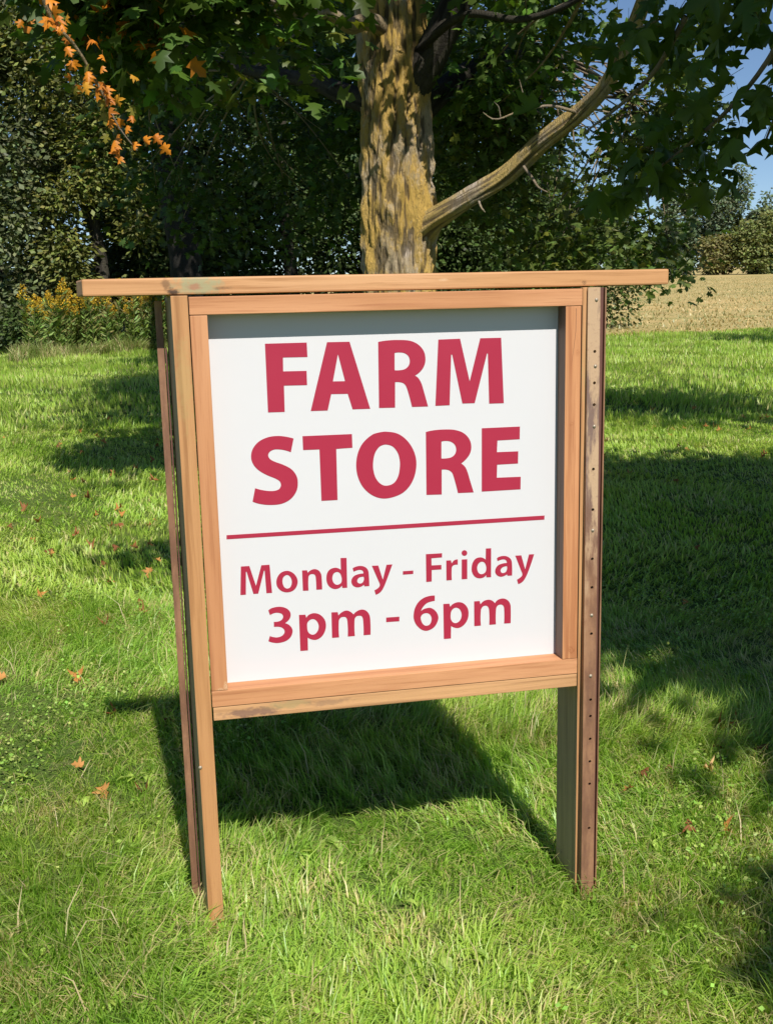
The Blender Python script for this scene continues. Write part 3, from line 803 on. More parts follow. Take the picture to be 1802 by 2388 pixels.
limb('limb', [(1.62, 6.70, 3.5), (1.873, 5.943, 3.624), (2.147, 5.44, 3.473), (2.4, 4.9, 3.5), (2.3, 4.2, 3.7)], [0.04, 0.030, 0.024, 0.016, 0.008], M['bark_grey'], maple, 12, 0.06, 12)
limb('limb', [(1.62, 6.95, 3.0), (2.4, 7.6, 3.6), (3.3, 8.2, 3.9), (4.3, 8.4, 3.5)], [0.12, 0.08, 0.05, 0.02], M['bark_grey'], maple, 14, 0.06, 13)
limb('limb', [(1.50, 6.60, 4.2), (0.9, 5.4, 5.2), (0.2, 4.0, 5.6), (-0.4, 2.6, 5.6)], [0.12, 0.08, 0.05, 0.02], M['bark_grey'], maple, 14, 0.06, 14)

NEAR = [[(1.95, 0.35, 2.75), (1.584, 0.987, 2.38), (1.578, 1.108, 2.28), (1.591, 1.331, 2.18), (1.59, 1.672, 2.08), (1.552, 1.914, 2.0), (1.508, 2.044, 1.95)],
        [(1.95, 0.35, 2.75), (1.579, 1.338, 2.53), (1.60, 1.70, 2.58), (1.585, 1.95, 2.60), (1.55, 2.2, 2.60)],
        [(1.591, 1.784, 2.56), (1.542, 1.918, 2.40), (1.471, 2.169, 2.28), (1.381, 2.315, 2.2)],
        [(1.578, 1.108, 2.28), (1.75, 1.35, 2.16), (1.85, 1.6, 2.06)],
        [(3.1, -0.2, 4.6), (2.5, 0.0, 3.6), (1.95, 0.35, 2.75)]]
tw = [(p, np.linspace(0.013 if k < 4 else 0.022, 0.004 if k < 4 else 0.013, len(p))) for k, p in enumerate(NEAR)]
ORANGE = [(-0.2, 3.6, 4.2), (-0.7, 3.4, 3.5), (-1.0, 3.40, 3.02), (-0.967, 3.444, 2.90), (-0.872, 3.552, 2.80), (-0.768, 3.658, 2.62), (-0.681, 3.712, 2.42), (-0.60, 3.765, 2.32)]
tw.append((ORANGE, np.linspace(0.016, 0.003, len(ORANGE))))
# bare twigs that catch the sun on the lower limb
tw += [([(2.55, 5.40, 2.83), (2.273, 5.291, 2.852), (2.054, 5.261, 2.806), (1.85, 5.273, 2.759), (1.79, 5.27, 2.80)], [0.014, 0.011, 0.008, 0.006, 0.002]),
       ([(2.12, 5.27, 2.82), (2.08, 5.25, 2.93), (2.05, 5.24, 3.02)], [0.006, 0.004, 0.002]),
       ([(1.92, 5.27, 2.77), (1.90, 5.26, 2.84), (1.87, 5.26, 2.87)], [0.004, 0.003, 0.001]),
       ([(2.277, 5.819, 2.50), (2.328, 5.748, 2.40), (2.36, 5.70, 2.33), (2.419, 5.664, 2.29)], [0.013, 0.011, 0.008, 0.004]),
       ([(2.0, 6.15, 2.30), (2.03, 6.1, 2.20), (2.05, 6.1, 2.18)], [0.012, 0.008, 0.003]),
       ([(2.6, 5.35, 2.86), (2.72, 5.3, 2.82), (2.78, 5.28, 2.81)], [0.012, 0.008, 0.004])]
r = np.random.default_rng(3)
cents = []      # leaf cluster centres: (points, per cluster, leaf size, spread, colours)
GREEN = (0.085, 0.150, 0.024); DEEP = (0.060, 0.105, 0.022); YEL = (0.16, 0.17, 0.025); ORG = (0.62, 0.22, 0.02)
crown_parts = []
def foliage(n, c, rad, size, per, spread, base, seed, thr=-0.15, nscale=1.6, inner=0.0, alt=None, alt_p=0.0, tmpl=T_MAPLE, var=0.3, droop=0.5, keep=None):
    q = ellipsoid(n, c, rad, r, inner, seed, nscale, thr)
    if keep is not None: q = q[keep(q)]
    elif size < 0.13: q = q[~sun_gap(q, 0.62, 0.06)]
    P, Y, N = clusters(q, per, spread, r, droop=droop)
    sz = size * (0.7 + 0.5 * r.random(len(P)))
    crown_parts.append((P, Y, N, sz, tmpl, pick_cols(len(P), r, base, var, alt, alt_p)))
    return q
def sun_gap(q, rad, leak):
    """clusters close to the sun ray that reaches the trunk: a gap in the crown lets light through"""
    s = np.array([0.10, -1.0, 1.08]); s = s / np.linalg.norm(s)
    hit = np.zeros(len(q), bool)
    for a, rr_ in (((1.33, 6.5, 1.9), rad), ((1.36, 6.5, 2.5), rad * 0.85), ((1.40, 6.5, 3.1), rad * 0.30), ((2.2, 5.95, 2.5), rad * 0.65), ((2.6, 5.2, 3.0), rad * 0.4), ((-0.95, 3.35, 2.95), rad * 0.55), ((-0.75, 3.5, 2.6), rad * 0.55)):
        v = q - np.array(a); dl = np.linalg.norm(v - (v @ s)[:, None] * s, axis=1)
        hit |= dl < rr_
    return hit & (r.random(len(q)) > leak)
above = lambda k: (lambda q: q[:, 2] > 1.47 + 0.285 * np.hypot(q[:, 0] + 0.46, q[:, 1] + 2.33) + k)
# high crown that shades everything below it (above the picture)
foliage(950, (1.40, 5.5, 7.4), (2.3, 4.2, 3.7), 0.21, 14, 0.42, GREEN, 21, -0.35, 0.7, 0.0, tmpl=T_OVAL, keep=lambda q: above(0.4)(q) & ~sun_gap(q, 1.35, 0.01))
# limb reaching over the viewer on the right
foliage(2100, (3.45, -0.75, 4.5), (2.4, 2.65, 0.42), 0.20, 13, 0.23, GREEN, 22, -0.5, 1.1, keep=above(0.3), tmpl=T_OVAL)
foliage(30, (1.70, -4.45, 4.3), (0.30, 0.22, 0.12), 0.14, 13, 0.17, GREEN, 23, -0.9)
foliage(70, (2.45, -3.5, 4.4), (0.55, 0.38, 0.2), 0.15, 13, 0.2, GREEN, 26, -0.9)
foliage(190, (6.3, 4.4, 6.4), (2.3, 2.7, 0.6), 0.20, 13, 0.33, GREEN, 27, 0.12, 1.2, tmpl=T_OVAL)
foliage(9, (-0.30, 0.35, 3.75), (0.25, 0.20, 0.15), 0.12, 12, 0.13, GREEN, 24, -0.9)
# lower left skirt, upper left of the picture
qa = foliage(150, (0.10, 4.6, 3.45), (1.25, 1.0, 0.75), 0.125, 13, 0.17, GREEN, 31, -0.1, 2.0, alt=YEL, alt_p=0.03)
qb = foliage(60, (-0.70, 4.05, 3.1), (0.45, 0.5, 0.55), 0.12, 12, 0.16, (0.055, 0.10, 0.018), 32, -0.2, 2.0, alt=ORG, alt_p=0.08)
# over and in front of the upper trunk
qc = foliage(34, (1.6, 5.4, 3.82), (0.8, 0.6, 0.35), 0.125, 13, 0.15, (0.07, 0.13, 0.018), 33, -0.4, 2.0)
# right and back of the crown, hanging low
qd = foliage(330, (3.55, 8.4, 3.05), (1.4, 1.2, 1.7), 0.092, 19, 0.20, (0.12, 0.165, 0.035), 34, 0.05, 1.9, alt=YEL, alt_p=0.10)
qe = foliage(120, (2.25, 7.3, 4.0), (1.0, 1.3, 0.9), 0.10, 16, 0.2, GREEN, 35, -0.15, 1.8, alt=YEL, alt_p=0.03)
qf = foliage(330, (0.55, 10.2, 3.9), (1.85, 1.9, 1.9), 0.105, 16, 0.24, DEEP, 36, -0.1, 1.5)
qg = foliage(130, (2.4, 9.6, 4.0), (1.7, 1.4, 1.5), 0.10, 16, 0.22, DEEP, 37, -0.15, 1.5)
qh = foliage(46, (4.0, 7.75, 1.9), (0.65, 0.7, 0.45), 0.09, 17, 0.17, (0.13, 0.18, 0.045), 38, -0.3, 2.0, alt=(0.3, 0.3, 0.16), alt_p=0.05)
for tname in (T_MAPLE, T_OVAL):
    sel = [c for c in crown_parts if c[4] is tname]
    P, Y, N, sz = (np.concatenate([c[k] for c in sel]) for k in range(4))
    cc = np.concatenate([c[5] for c in sel])
    o = bpy.data.objects.new('crown', leaves('crown', P - np.array(maple.location), Y, N, sz, tname, cc, M['leaf']))
    link(o, maple); o['kind'] = 'stuff'
# fine twigs that carry the visible clusters
def twig_to(q, start, n, rad=0.008):
    s = r.permutation(len(q))[:n]
    out = []
    for k in s:
        e = q[k]; st = np.array(start[r.integers(len(start))])
        midp = (st + e) / 2 + r.normal(size=3) * 0.12 + np.array([0, 0, 0.12])
        out.append(([tuple(st), tuple(midp), tuple(e)], [rad * 1.6, rad, rad * 0.4]))
    return out
tw += twig_to(qa, [(0.647, 6.194, 3.671), (0.3, 5.9, 3.85), (-0.3, 5.3, 3.9)], 34)
tw += twig_to(qd, [(3.3, 8.2, 3.9), (2.4, 7.6, 3.6), (4.3, 8.4, 3.5)], 50)
tw += twig_to(qe, [(2.4, 4.9, 3.5), (2.6, 7.6, 3.6)], 18)
tw += twig_to(qf, [(0.4, 8.4, 3.7), (-0.5, 9.5, 4.2)], 40)
tw += twig_to(qh, [(3.3, 8.2, 3.9), (4.3, 8.4, 3.5)], 10)
tubes('twigs', tw, M['twig'], maple)

# the leaves nearest the viewer, one object each
def leaf_mesh(name, col, curl, mat, tmpl=T_MAPLE_D, seed=0):
    rr = np.random.default_rng(seed)
    V, F = tmpl[0].copy(), tmpl[1]
    V[:, 2] += curl * V[:, 0] ** 2 + 0.04 * np.sin(V[:, 0] * 9 + seed) - 0.15 * curl * V[:, 1]
    V = V - np.array([0, 0, 0])
    # petiole
    k = len(V)
    V = np.concatenate([V, [(0.012, 0.0, 0), (-0.012, 0.0, 0), (0, -0.28, 0.10), (0.010, -0.55, 0.22), (-0.006, -0.55, 0.23)]])
    F = np.concatenate([F, [(k, k + 1, k + 2), (k + 1, k + 4, k + 2), (k + 2, k + 4, k + 3)]])
    C = np.tile(np.array([*col, 1.0]), (len(V), 1)) * (1 + 0.0)
    C[k:, :3] = np.array(col) * 0.6 + np.array([0.10, 0.05, 0.01])
    return mesh_np(name, V, F, mat, False, {'col': ('FLOAT_COLOR', C.astype(np.float32))})
near_me = [leaf_mesh('leaf', c, cu, M['leaf'], seed=k) for k, (c, cu) in enumerate([((0.06, 0.115, 0.010), -0.4), ((0.085, 0.14, 0.012), -0.9), ((0.045, 0.09, 0.008), 0.3), ((0.10, 0.15, 0.016), -1.4), ((0.055, 0.10, 0.010), -2.0)])]
org_me = [leaf_mesh('leaf', c, cu, M['leaf'], seed=20 + k) for k, (c, cu) in enumerate([((0.72, 0.25, 0.02), -1.1), ((0.62, 0.20, 0.025), -1.8), ((0.70, 0.34, 0.03), -0.7), ((0.22, 0.20, 0.03), -0.6)])]
def frame(Y, N):
    Y = Vector(Y).normalized(); X = Y.cross(Vector(N)).normalized(); Z = X.cross(Y)
    return Matrix((X, Y, Z)).transposed()
def hang_leaf(me, p, Y, N, s, parent=maple):
    o = bpy.data.objects.new('leaf', me)
    COL.objects.link(o); o.parent = parent
    mm = frame(Y, N).to_4x4() @ Matrix.Scale(s, 4)
    mm.translation = Vector(p) - parent.location
    o.matrix_local = mm
    return o
def along(path, n, r):
    path = np.array(path); d = np.r_[0, np.cumsum(np.linalg.norm(np.diff(path, axis=0), axis=1))]
    s = np.sort(r.random(n)) * d[-1]
    return np.stack([np.interp(s, d, path[:, k]) for k in range(3)], 1)
for path, n in ((NEAR[0], 74), (NEAR[1], 66), (NEAR[2], 10)):
    for p in along(path[1:] if n > 40 else path, n, r):
        off = r.normal(size=3) * np.array([0.13, 0.10, 0.07]) + np.array([0, 0, -0.05])
        Yd = np.array([off[0] * 3, off[1] * 3, -0.55]) + r.normal(size=3) * 0.35
        Nd = np.array([0.0, -0.55, 0.7]) + r.normal(size=3) * 0.5
        hang_leaf(near_me[r.integers(5)], p + off, Yd, Nd, 0.07 + 0.085 * r.random())
r = np.random.default_rng(19)
for p in along(ORANGE[2:], 52, r):
    off = r.normal(size=3) * np.array([0.07, 0.06, 0.045]) + np.array([0, 0, -0.04])
    Yd = np.array([off[0] * 2, off[1] * 2, -0.9]) + r.normal(size=3) * 0.3
    hang_leaf(org_me[r.choice(4, p=[0.42, 0.28, 0.18, 0.12])], p + off, Yd, np.array([0, -0.9, 0.4]) + r.normal(size=3) * 0.6, 0.042 + 0.028 * r.random())

# ------------------------------------------------------------------ other trees
def tree(name, label, x, y, vols, trunk_pts, trunk_r, base, leaf, n_leaf, cat='tree', group=None, tmpl=T_OVAL, mat='leaf_bg', seed=1, thr=-0.15, nscale=1.0, per=12, spread=0.3, alt=None, alt_p=0.0, var=0.35, bark='bark_grey'):
    rr = np.random.default_rng(seed)
    z0 = float(ground_z(x, y))
    e = empty(name, (x, y, z0))
    tag(e, label, cat, group)
    limb('trunk', [(x + a, y + b, z0 + c) for a, b, c in trunk_pts], trunk_r, M[bark], e, 12, 0.05, seed)
    tot = sum(v[2] for v in vols)
    Ps = []
    for c, rad, w in vols:
        q = ellipsoid(max(4, int(n_leaf * w / tot / per)), (x + c[0], y + c[1], z0 + c[2]), rad, rr, 0.0, seed, nscale, thr)
        q = q[q[:, 2] > z0 + 0.12]
        Ps.append(q)
    q = np.concatenate(Ps)
    P, Y, N = clusters(q, per, spread, rr, 0.8, 0.4)
    P[:, 2] = np.maximum(P[:, 2], z0 + 0.05)
    sz = leaf * (0.6 + 0.7 * rr.random(len(P)))
    o = bpy.data.objects.new('crown', leaves('crown', P - np.array(e.location), Y, N, sz, tmpl, pick_cols(len(P), rr, base, var, alt, alt_p), M[mat]))
    link(o, e); o['kind'] = 'stuff'
    return e

TR = [(0, 0, -0.3), (0.05, 0, 1.5), (-0.1, 0.1, 3.5), (0.1, 0, 6.5)]
# two maples further back, high crowned
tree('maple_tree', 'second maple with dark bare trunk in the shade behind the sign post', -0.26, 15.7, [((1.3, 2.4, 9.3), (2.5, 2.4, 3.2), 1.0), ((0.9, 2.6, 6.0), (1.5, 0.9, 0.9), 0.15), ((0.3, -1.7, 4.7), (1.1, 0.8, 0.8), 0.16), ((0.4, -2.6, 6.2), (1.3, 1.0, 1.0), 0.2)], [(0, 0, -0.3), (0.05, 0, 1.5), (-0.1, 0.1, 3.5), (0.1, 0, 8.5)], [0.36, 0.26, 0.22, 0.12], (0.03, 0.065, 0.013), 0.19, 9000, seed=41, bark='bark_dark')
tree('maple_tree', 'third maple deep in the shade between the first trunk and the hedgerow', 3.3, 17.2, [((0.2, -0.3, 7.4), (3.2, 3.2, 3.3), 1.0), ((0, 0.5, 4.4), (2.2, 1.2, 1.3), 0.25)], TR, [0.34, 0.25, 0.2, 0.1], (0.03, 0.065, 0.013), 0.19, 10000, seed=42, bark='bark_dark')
tree('maple_tree', 'maple outside the right margin whose shade crosses the far lawn edge', 17.5, 12.6, [((-1.5, 0.4, 7.0), (4.2, 1.6, 1.6), 1.0)], TR, [0.34, 0.25, 0.2, 0.1], GREEN, 0.2, 7000, seed=43)
# hedgerow from left to right
tree('willow_tree', 'dense grey-green tree at the far left edge of the lawn', -4.4, 23.0, [((0, 0, 3.6), (1.9, 1.6, 3.7), 1.0), ((0.8, -0.4, 1.2), (1.3, 1.0, 1.3), 0.3), ((-0.5, 0, 8), (2.2, 1.8, 3.0), 0.6)], TR, [0.3, 0.22, 0.15, 0.08], (0.14, 0.165, 0.075), 0.155, 30000, seed=51, nscale=1.3, spread=0.22, thr=0.02)
tree('ash_tree', 'yellowish green bushy tree behind the goldenrod', -2.0, 22.4, [((0, 0, 2.6), (1.15, 1.0, 2.2), 1.0), ((0.4, 0, 6.5), (2.0, 1.5, 2.4), 0.9)], TR, [0.2, 0.15, 0.1, 0.06], (0.17, 0.19, 0.05), 0.14, 20000, seed=52, nscale=1.5, thr=0.0, alt=(0.19, 0.17, 0.03), alt_p=0.08, spread=0.22)
tree('hedge_tree', 'dark leafy tree standing behind the top left corner of the sign', -0.4, 24.2, [((0, 0, 3.0), (1.6, 1.2, 3.0), 1.0), ((0, 0, 7.5), (2.2, 1.6, 3), 0.6)], TR, [0.25, 0.18, 0.12, 0.06], (0.060, 0.09, 0.026), 0.15, 17000, seed=53, nscale=1.4, thr=0.0)
tree('hedge_tree', 'dark leafy tree seen left of the maple trunk above the header rail', 2.6, 26.0, [((0, 0, 2.6), (1.8, 1.2, 2.5), 1.0), ((0, 0, 7), (2.2, 1.6, 2.6), 0.35)], TR, [0.25, 0.18, 0.12, 0.06], (0.065, 0.105, 0.026), 0.14, 14000, seed=54, nscale=1.5, thr=-0.05)
tree('hedge_tree', 'shaded tree directly behind the maple trunk', 5.6, 25.5, [((0, 0, 2.6), (1.9, 1.2, 2.6), 1.0)], TR, [0.25, 0.18, 0.12, 0.06], (0.068, 0.105, 0.026), 0.14, 14000, seed=55, nscale=1.5, thr=-0.05)
tree('hedge_tree', 'shaded tree right of the maple trunk beyond the lower limb', 8.4, 25.2, [((0, 0, 2.4), (1.9, 1.2, 2.4), 1.0)], TR, [0.22, 0.16, 0.1, 0.05], (0.07, 0.11, 0.028), 0.14, 14000, seed=56, nscale=1.5, thr=-0.05)
tree('hedge_tree', 'rounded tree at the right end of the hedgerow beside the stubble field', 10.9, 25.6, [((0, 0, 1.9), (1.5, 1.2, 1.9), 1.0)], TR[:3], [0.2, 0.14, 0.08], (0.08, 0.115, 0.03), 0.13, 7000, seed=57, nscale=1.5)
for k, (x, lab) in enumerate([(-9.0, 'tall backing tree beyond the grey-green tree, outside the left margin'), (-5.6, 'tall backing tree behind the grey-green tree at the left margin'), (-2.4, 'tall backing tree behind the yellowish bushy tree'), (0.6, 'tall backing tree filling the gap behind the second maple trunk'), (3.8, 'tall backing tree left of the maple trunk in deep shade'), (7.0, 'tall backing tree right behind the maple trunk in deep shade'), (10.2, 'tall backing tree behind the lower maple limb')]):
    tree('hedge_tree', lab, x, 29.0 + 0.5 * math.sin(k * 2.3), [((0, 0, 2.6), (2.1, 1.2, 2.7), 1.0), ((0, 0, 6.4), (2.2, 1.3, 3.2), 0.8 if k < 5 else 0.25)], TR, [0.25, 0.18, 0.12, 0.06], (0.055, 0.085, 0.024), 0.25, 9500, seed=151 + k, nscale=1.2, thr=-0.3)
for k, (x, y, rx, h, lab) in enumerate([(-3.3, 21.6, 0.8, 1.0, 'low dark bush at the left end of the goldenrod'), (0.6, 22.6, 1.0, 1.1, 'low bush hidden behind the left post of the sign'), (4.2, 23.4, 1.4, 1.3, 'low bush in the shade below the hedgerow'), (7.0, 23.4, 1.4, 1.2, 'low bush right of the maple trunk base')]):
    tree('bush', lab, x, y, [((0, 0, h * 0.5), (rx, 0.7, h * 0.62), 1.0)], [(0, 0, -0.2), (0.05, 0, 0.3), (0, 0, 0.7)], [0.05, 0.04, 0.01], (0.07, 0.105, 0.03), 0.10, 3200, cat='bush', seed=61 + k, nscale=2.2, spread=0.14)

# far tree line beyond the stubble field
def far_tree(name, label, x, y, h, w, base, seed, conic=False, bark='bark_grey'):
    h *= 1.12
    if conic:
        vols = [((0, 0, h * (0.12 + 0.11 * k)), (w * (1 - 0.115 * k), w * (1 - 0.115 * k), h * 0.10), (1 - 0.115 * k) ** 2 + 0.08) for k in range(8)]
    else:
        vols = [((0, 0, h * 0.42), (w, w * 0.8, h * 0.42), 1.0), ((w * 0.35, -w * 0.3, h * 0.72), (w * 0.55, w * 0.5, h * 0.27), 0.45), ((-w * 0.4, -0.2, h * 0.62), (w * 0.5, w * 0.5, h * 0.26), 0.4)]
    tree(name, label, x, y, vols, [(0, 0, -0.5), (0, 0, h * 0.35), (0, 0, h * 0.6)], [0.3, 0.2, 0.05], base, 0.75, 5200, seed=seed, mat='leaf_far', nscale=0.8, per=8, spread=0.5, thr=-0.25, group=None, var=0.2, bark=bark)
P_BLUE, P_GRN, P_OLV, P_BRN = (0.155, 0.195, 0.120), (0.105, 0.170, 0.085), (0.20, 0.225, 0.085), (0.22, 0.21, 0.09)
far_tree('poplar_tree', 'tallest grey-green poplar of the far tree line', 106.5, 193.0, 19.0, 4.4, P_BLUE, 71)
far_tree('poplar_tree', 'slender poplar just right of the tallest far tree', 111.5, 190.5, 16.5, 2.3, P_BLUE, 72)
far_tree('poplar_tree', 'far poplar half hidden behind the drooping maple leaves', 98.5, 196.0, 17.0, 4.2, P_BLUE, 73)
far_tree('poplar_tree', 'far grey-green tree behind the right tip of the header rail', 86.0, 200.0, 13.0, 4.5, P_BLUE, 74)
far_tree('olive_tree_round', 'rounded olive-green tree in front of the tallest far poplar', 109.0, 185.0, 10.5, 4.6, P_OLV, 75)
far_tree('olive_tree_round', 'rounded olive-green tree at the far edge of the field near the right margin', 118.0, 181.0, 7.5, 4.2, P_OLV, 76)
far_tree('spruce_tree', 'dark green pointed spruce of the far tree line right of the poplars', 117.0, 188.5, 12.8, 3.2, P_GRN, 77, True)
far_tree('spruce_tree', 'second dark green spruce nearer the right margin', 122.0, 186.0, 11.8, 3.2, P_GRN, 78, True)
far_tree('spruce_tree', 'dark green spruce at the very right margin of the picture', 127.0, 183.0, 12.6, 3.4, P_GRN, 79, True)
far_tree('spruce_tree', 'low spruce between the slender poplar and the first pointed spruce', 114.0, 189.5, 11.2, 2.8, P_GRN, 80, True)
far_tree('far_shrub', 'brownish shrub at the left end of the visible far tree line', 101.5, 188.0, 6.6, 3.6, P_BRN, 81)
far_tree('far_shrub', 'yellow-green shrub under the far spruces', 124.0, 179.5, 6.0, 3.6, P_OLV, 82)
far_tree('far_shrub', 'low brownish shrub beyond the field under the drooping maple leaves', 88.5, 193.0, 5.5, 3.6, P_BRN, 83)
for k, lab in enumerate(['dense tree filling the line behind the brownish shrub', 'dense tree filling the line behind the rounded olive tree', 'dense tree filling the line below the slender poplar', 'dense tree filling the line behind the pointed spruces', 'dense tree filling the line behind the right margin spruce']):
    far_tree('far_tree', lab, 100.0 + 6.6 * k, 198.0 - 2.6 * k, 9.5 + 1.2 * math.sin(k * 2.2), 4.6, (P_GRN, P_OLV, P_GRN)[k % 3], 130 + k)
for k in range(5):
    tag_far = ['first', 'second', 'third', 'fourth', 'fifth', 'sixth', 'seventh', 'eighth'][k]
    far_tree('far_tree', tag_far + ' tree of the far line counted rightwards from the right margin', 133.0 + 6.5 * k, 181 - 2.5 * k, 10.5 + 2.2 * math.sin(k * 2.1), 4.0, (P_GRN, P_BLUE, P_OLV)[k % 3], 90 + k, k % 2 == 0)
for k in range(3):
    far_tree('far_tree', ['first', 'second', 'third'][k] + ' far tree left of the header rail tip, glimpsed through the maple leaves', 80.0 - 8.5 * k, 203 + 2 * k, 12.0 + 2 * math.sin(k * 1.7), 4.8, (P_GRN, P_BLUE, P_OLV)[k % 3], 110 + k)

# ------------------------------------------------------------------ goldenrod
def goldenrod(seed):
    rr = np.random.default_rng(seed)
    h = 0.95 + 0.3 * rr.random()
    n = 84
    zz = rr.random(n) * h * 0.86
    an = rr.random(n) * 6.28
    dirs = np.stack([np.cos(an), np.sin(an), 1.3 - 0.9 * rr.random(n)], 1)
    lean = rr.normal(size=2) * 0.10
    cen = np.stack([lean[0] * (zz / h) ** 2, lean[1] * (zz / h) ** 2, zz], 1)
    lm = leaves('stalk', cen, dirs, np.tile([0, -0.6, 0.7], (n, 1)) + rr.normal(size=(n, 3)) * 0.6, 0.11 + 0.08 * rr.random(n), T_NARROW, pick_cols(n, rr, (0.20, 0.29, 0.07), 0.25, (0.26, 0.22, 0.08), 0.15), M['leaf_bg'])
    sv, sf, srel, _ = tube([(0, 0, -0.1), (lean[0] * 0.3, lean[1] * 0.3, h * 0.5), (lean[0], lean[1], h)], [0.006, 0.005, 0.003], 5)
    k = 110
    t_ = rr.random(k) ** 0.8
    an = rr.random(k) * 6.28; rad = 0.13 * (1 - t_ * 0.75) * np.sqrt(rr.random(k))
    fp = np.stack([lean[0] + np.cos(an) * rad + 0.05 * (1 - t_), lean[1] + np.sin(an) * rad, h * 0.84 + t_ * 0.26], 1)
    fm = leaves('flower_plume', fp, rr.normal(size=(k, 3)) + np.array([0, 0, 0.3]), rr.normal(size=(k, 3)) + np.array([0, -0.5, 0.5]), 0.025 + 0.02 * rr.random(k), T_OVAL, pick_cols(k, rr, (0.62, 0.40, 0.035), 0.25), M['flower'])
    return lm, mesh_np('stem', sv, sf, M['leaf_bg'], True, {'col': ('FLOAT_COLOR', np.tile([0.14, 0.15, 0.05, 1.0], (len(sv), 1)).astype(np.float32))}), fm
variants = [goldenrod(200 + k) for k in range(5)]
rg = np.random.default_rng(77)
for k in range(130):
    x = -3.4 + 3.3 * rg.random()
    y = 19.3 + 0.95 * (x + 3.4) + 1.5 * rg.random()
    e = empty('goldenrod_plant', (x, y, float(ground_z(x, y))), rg.random() * 6.28)
    s = 0.75 + 0.45 * rg.random(); e.scale = (s, s, s)
    tag(e, 'goldenrod with yellow plume in the weedy patch left of the sign', 'wildflower', 'goldenrods in the patch left of the sign')
    lm, sm_, fm = variants[rg.integers(5)]
    link(bpy.data.objects.new('foliage', lm), e)['kind'] = 'stuff'
    link(bpy.data.objects.new('stem', sm_), e)
    if rg.random() < 0.85:
        link(bpy.data.objects.new('flower_plume', fm), e)['kind'] = 'stuff'

# ------------------------------------------------------------------ fallen leaves and weeds on the lawn
FALLEN = [(-1.0, 6.35), (-0.85, 6.48), (-0.71, 5.89), (-0.92, 1.76), (-0.75, 1.34), (-1.03, 4.82), (-1.54, 5.16), (-1.2, 7.93), (-1.08, 6.99), (-1.37, 6.48), (-1.3, 6.1), (-1.29, 8.33), (-1.16, 5.36), (-1.01, 3.87), (-0.88, 4.75), (-0.92, 4.37), (-0.69, 2.66), (-0.77, 3.79), (-0.84, 2.36), (-2.19, 8.55), (-1.19, 1.79), (-0.58, 1.25), (-0.76, 0.76), (-0.64, 0.7), (-0.83, 0.92), (3.91, 6.3), (4.4, 7.22), (4.4, 5.69), (1.45, 1.11), (1.34, 0.85), (0.91, 0.57), (1.03, 0.61), (1.13, 0.57), (1.0, 0.21), (1.4, 0.85), (3.42, 6.78), (3.92, 6.76), (4.67, 7.3), (5.35, 7.79), (4.32, 5.6), (3.23, 4.97), (4.22, 7.45), (4.0, 7.19), (4.74, 7.11), (3.86, 6.1), (5.02, 7.03), (2.4, 3.1), (1.9, 2.2)]
rf0 = np.random.default_rng(81)
FALLEN += [(float(-1.7 + 1.1 * a), float(2.2 + 7.5 * c)) for a, c in rf0.random((34, 2))] + [(float(2.6 + 3.6 * a), float(5.2 + 5.5 * c)) for a, c in rf0.random((34, 2))] + [(float(0.75 + 0.8 * a), float(0.1 + 1.0 * c)) for a, c in rf0.random((6, 2))]
dry_me = [leaf_mesh('fallen_leaf', c, cu, M['dry_leaf'], seed=40 + k) for k, (c, cu) in enumerate([((0.50, 0.21, 0.06), 2.6), ((0.34, 0.13, 0.05), 3.6), ((0.55, 0.26, 0.08), 1.4), ((0.27, 0.10, 0.04), -2.6), ((0.60, 0.38, 0.17), 3.0)])]
rf = np.random.default_rng(8)
for k, (x, y) in enumerate(FALLEN):
    o = bpy.data.objects.new('fallen_leaf', dry_me[4] if (x, y) == (1.13, 0.57) else dry_me[rf.integers(4)])
    link(o)
    s = 0.03 + 0.028 * rf.random()
    mm = frame((rf.normal(), rf.normal(), 0.25 * rf.normal()), (0.3 * rf.normal(), -0.35 + 0.3 * rf.normal(), 1)).to_4x4() @ Matrix.Scale(s, 4)
    mm.translation = Vector((x, y, float(ground_z(x, y)) + 0.042))
    o.matrix_world = mm
    if (x, y) == (1.13, 0.57):
        tag(o, 'pale tan upright fallen leaf on the grass right of the sign', 'leaf')
    elif x < 0:
        tag(o, 'orange-brown fallen maple leaf on the lawn left of the sign', 'leaf', 'fallen leaves left of the sign')
    else:
        tag(o, 'orange-brown fallen maple leaf on the lawn right of the sign', 'leaf', 'fallen leaves right of the sign')

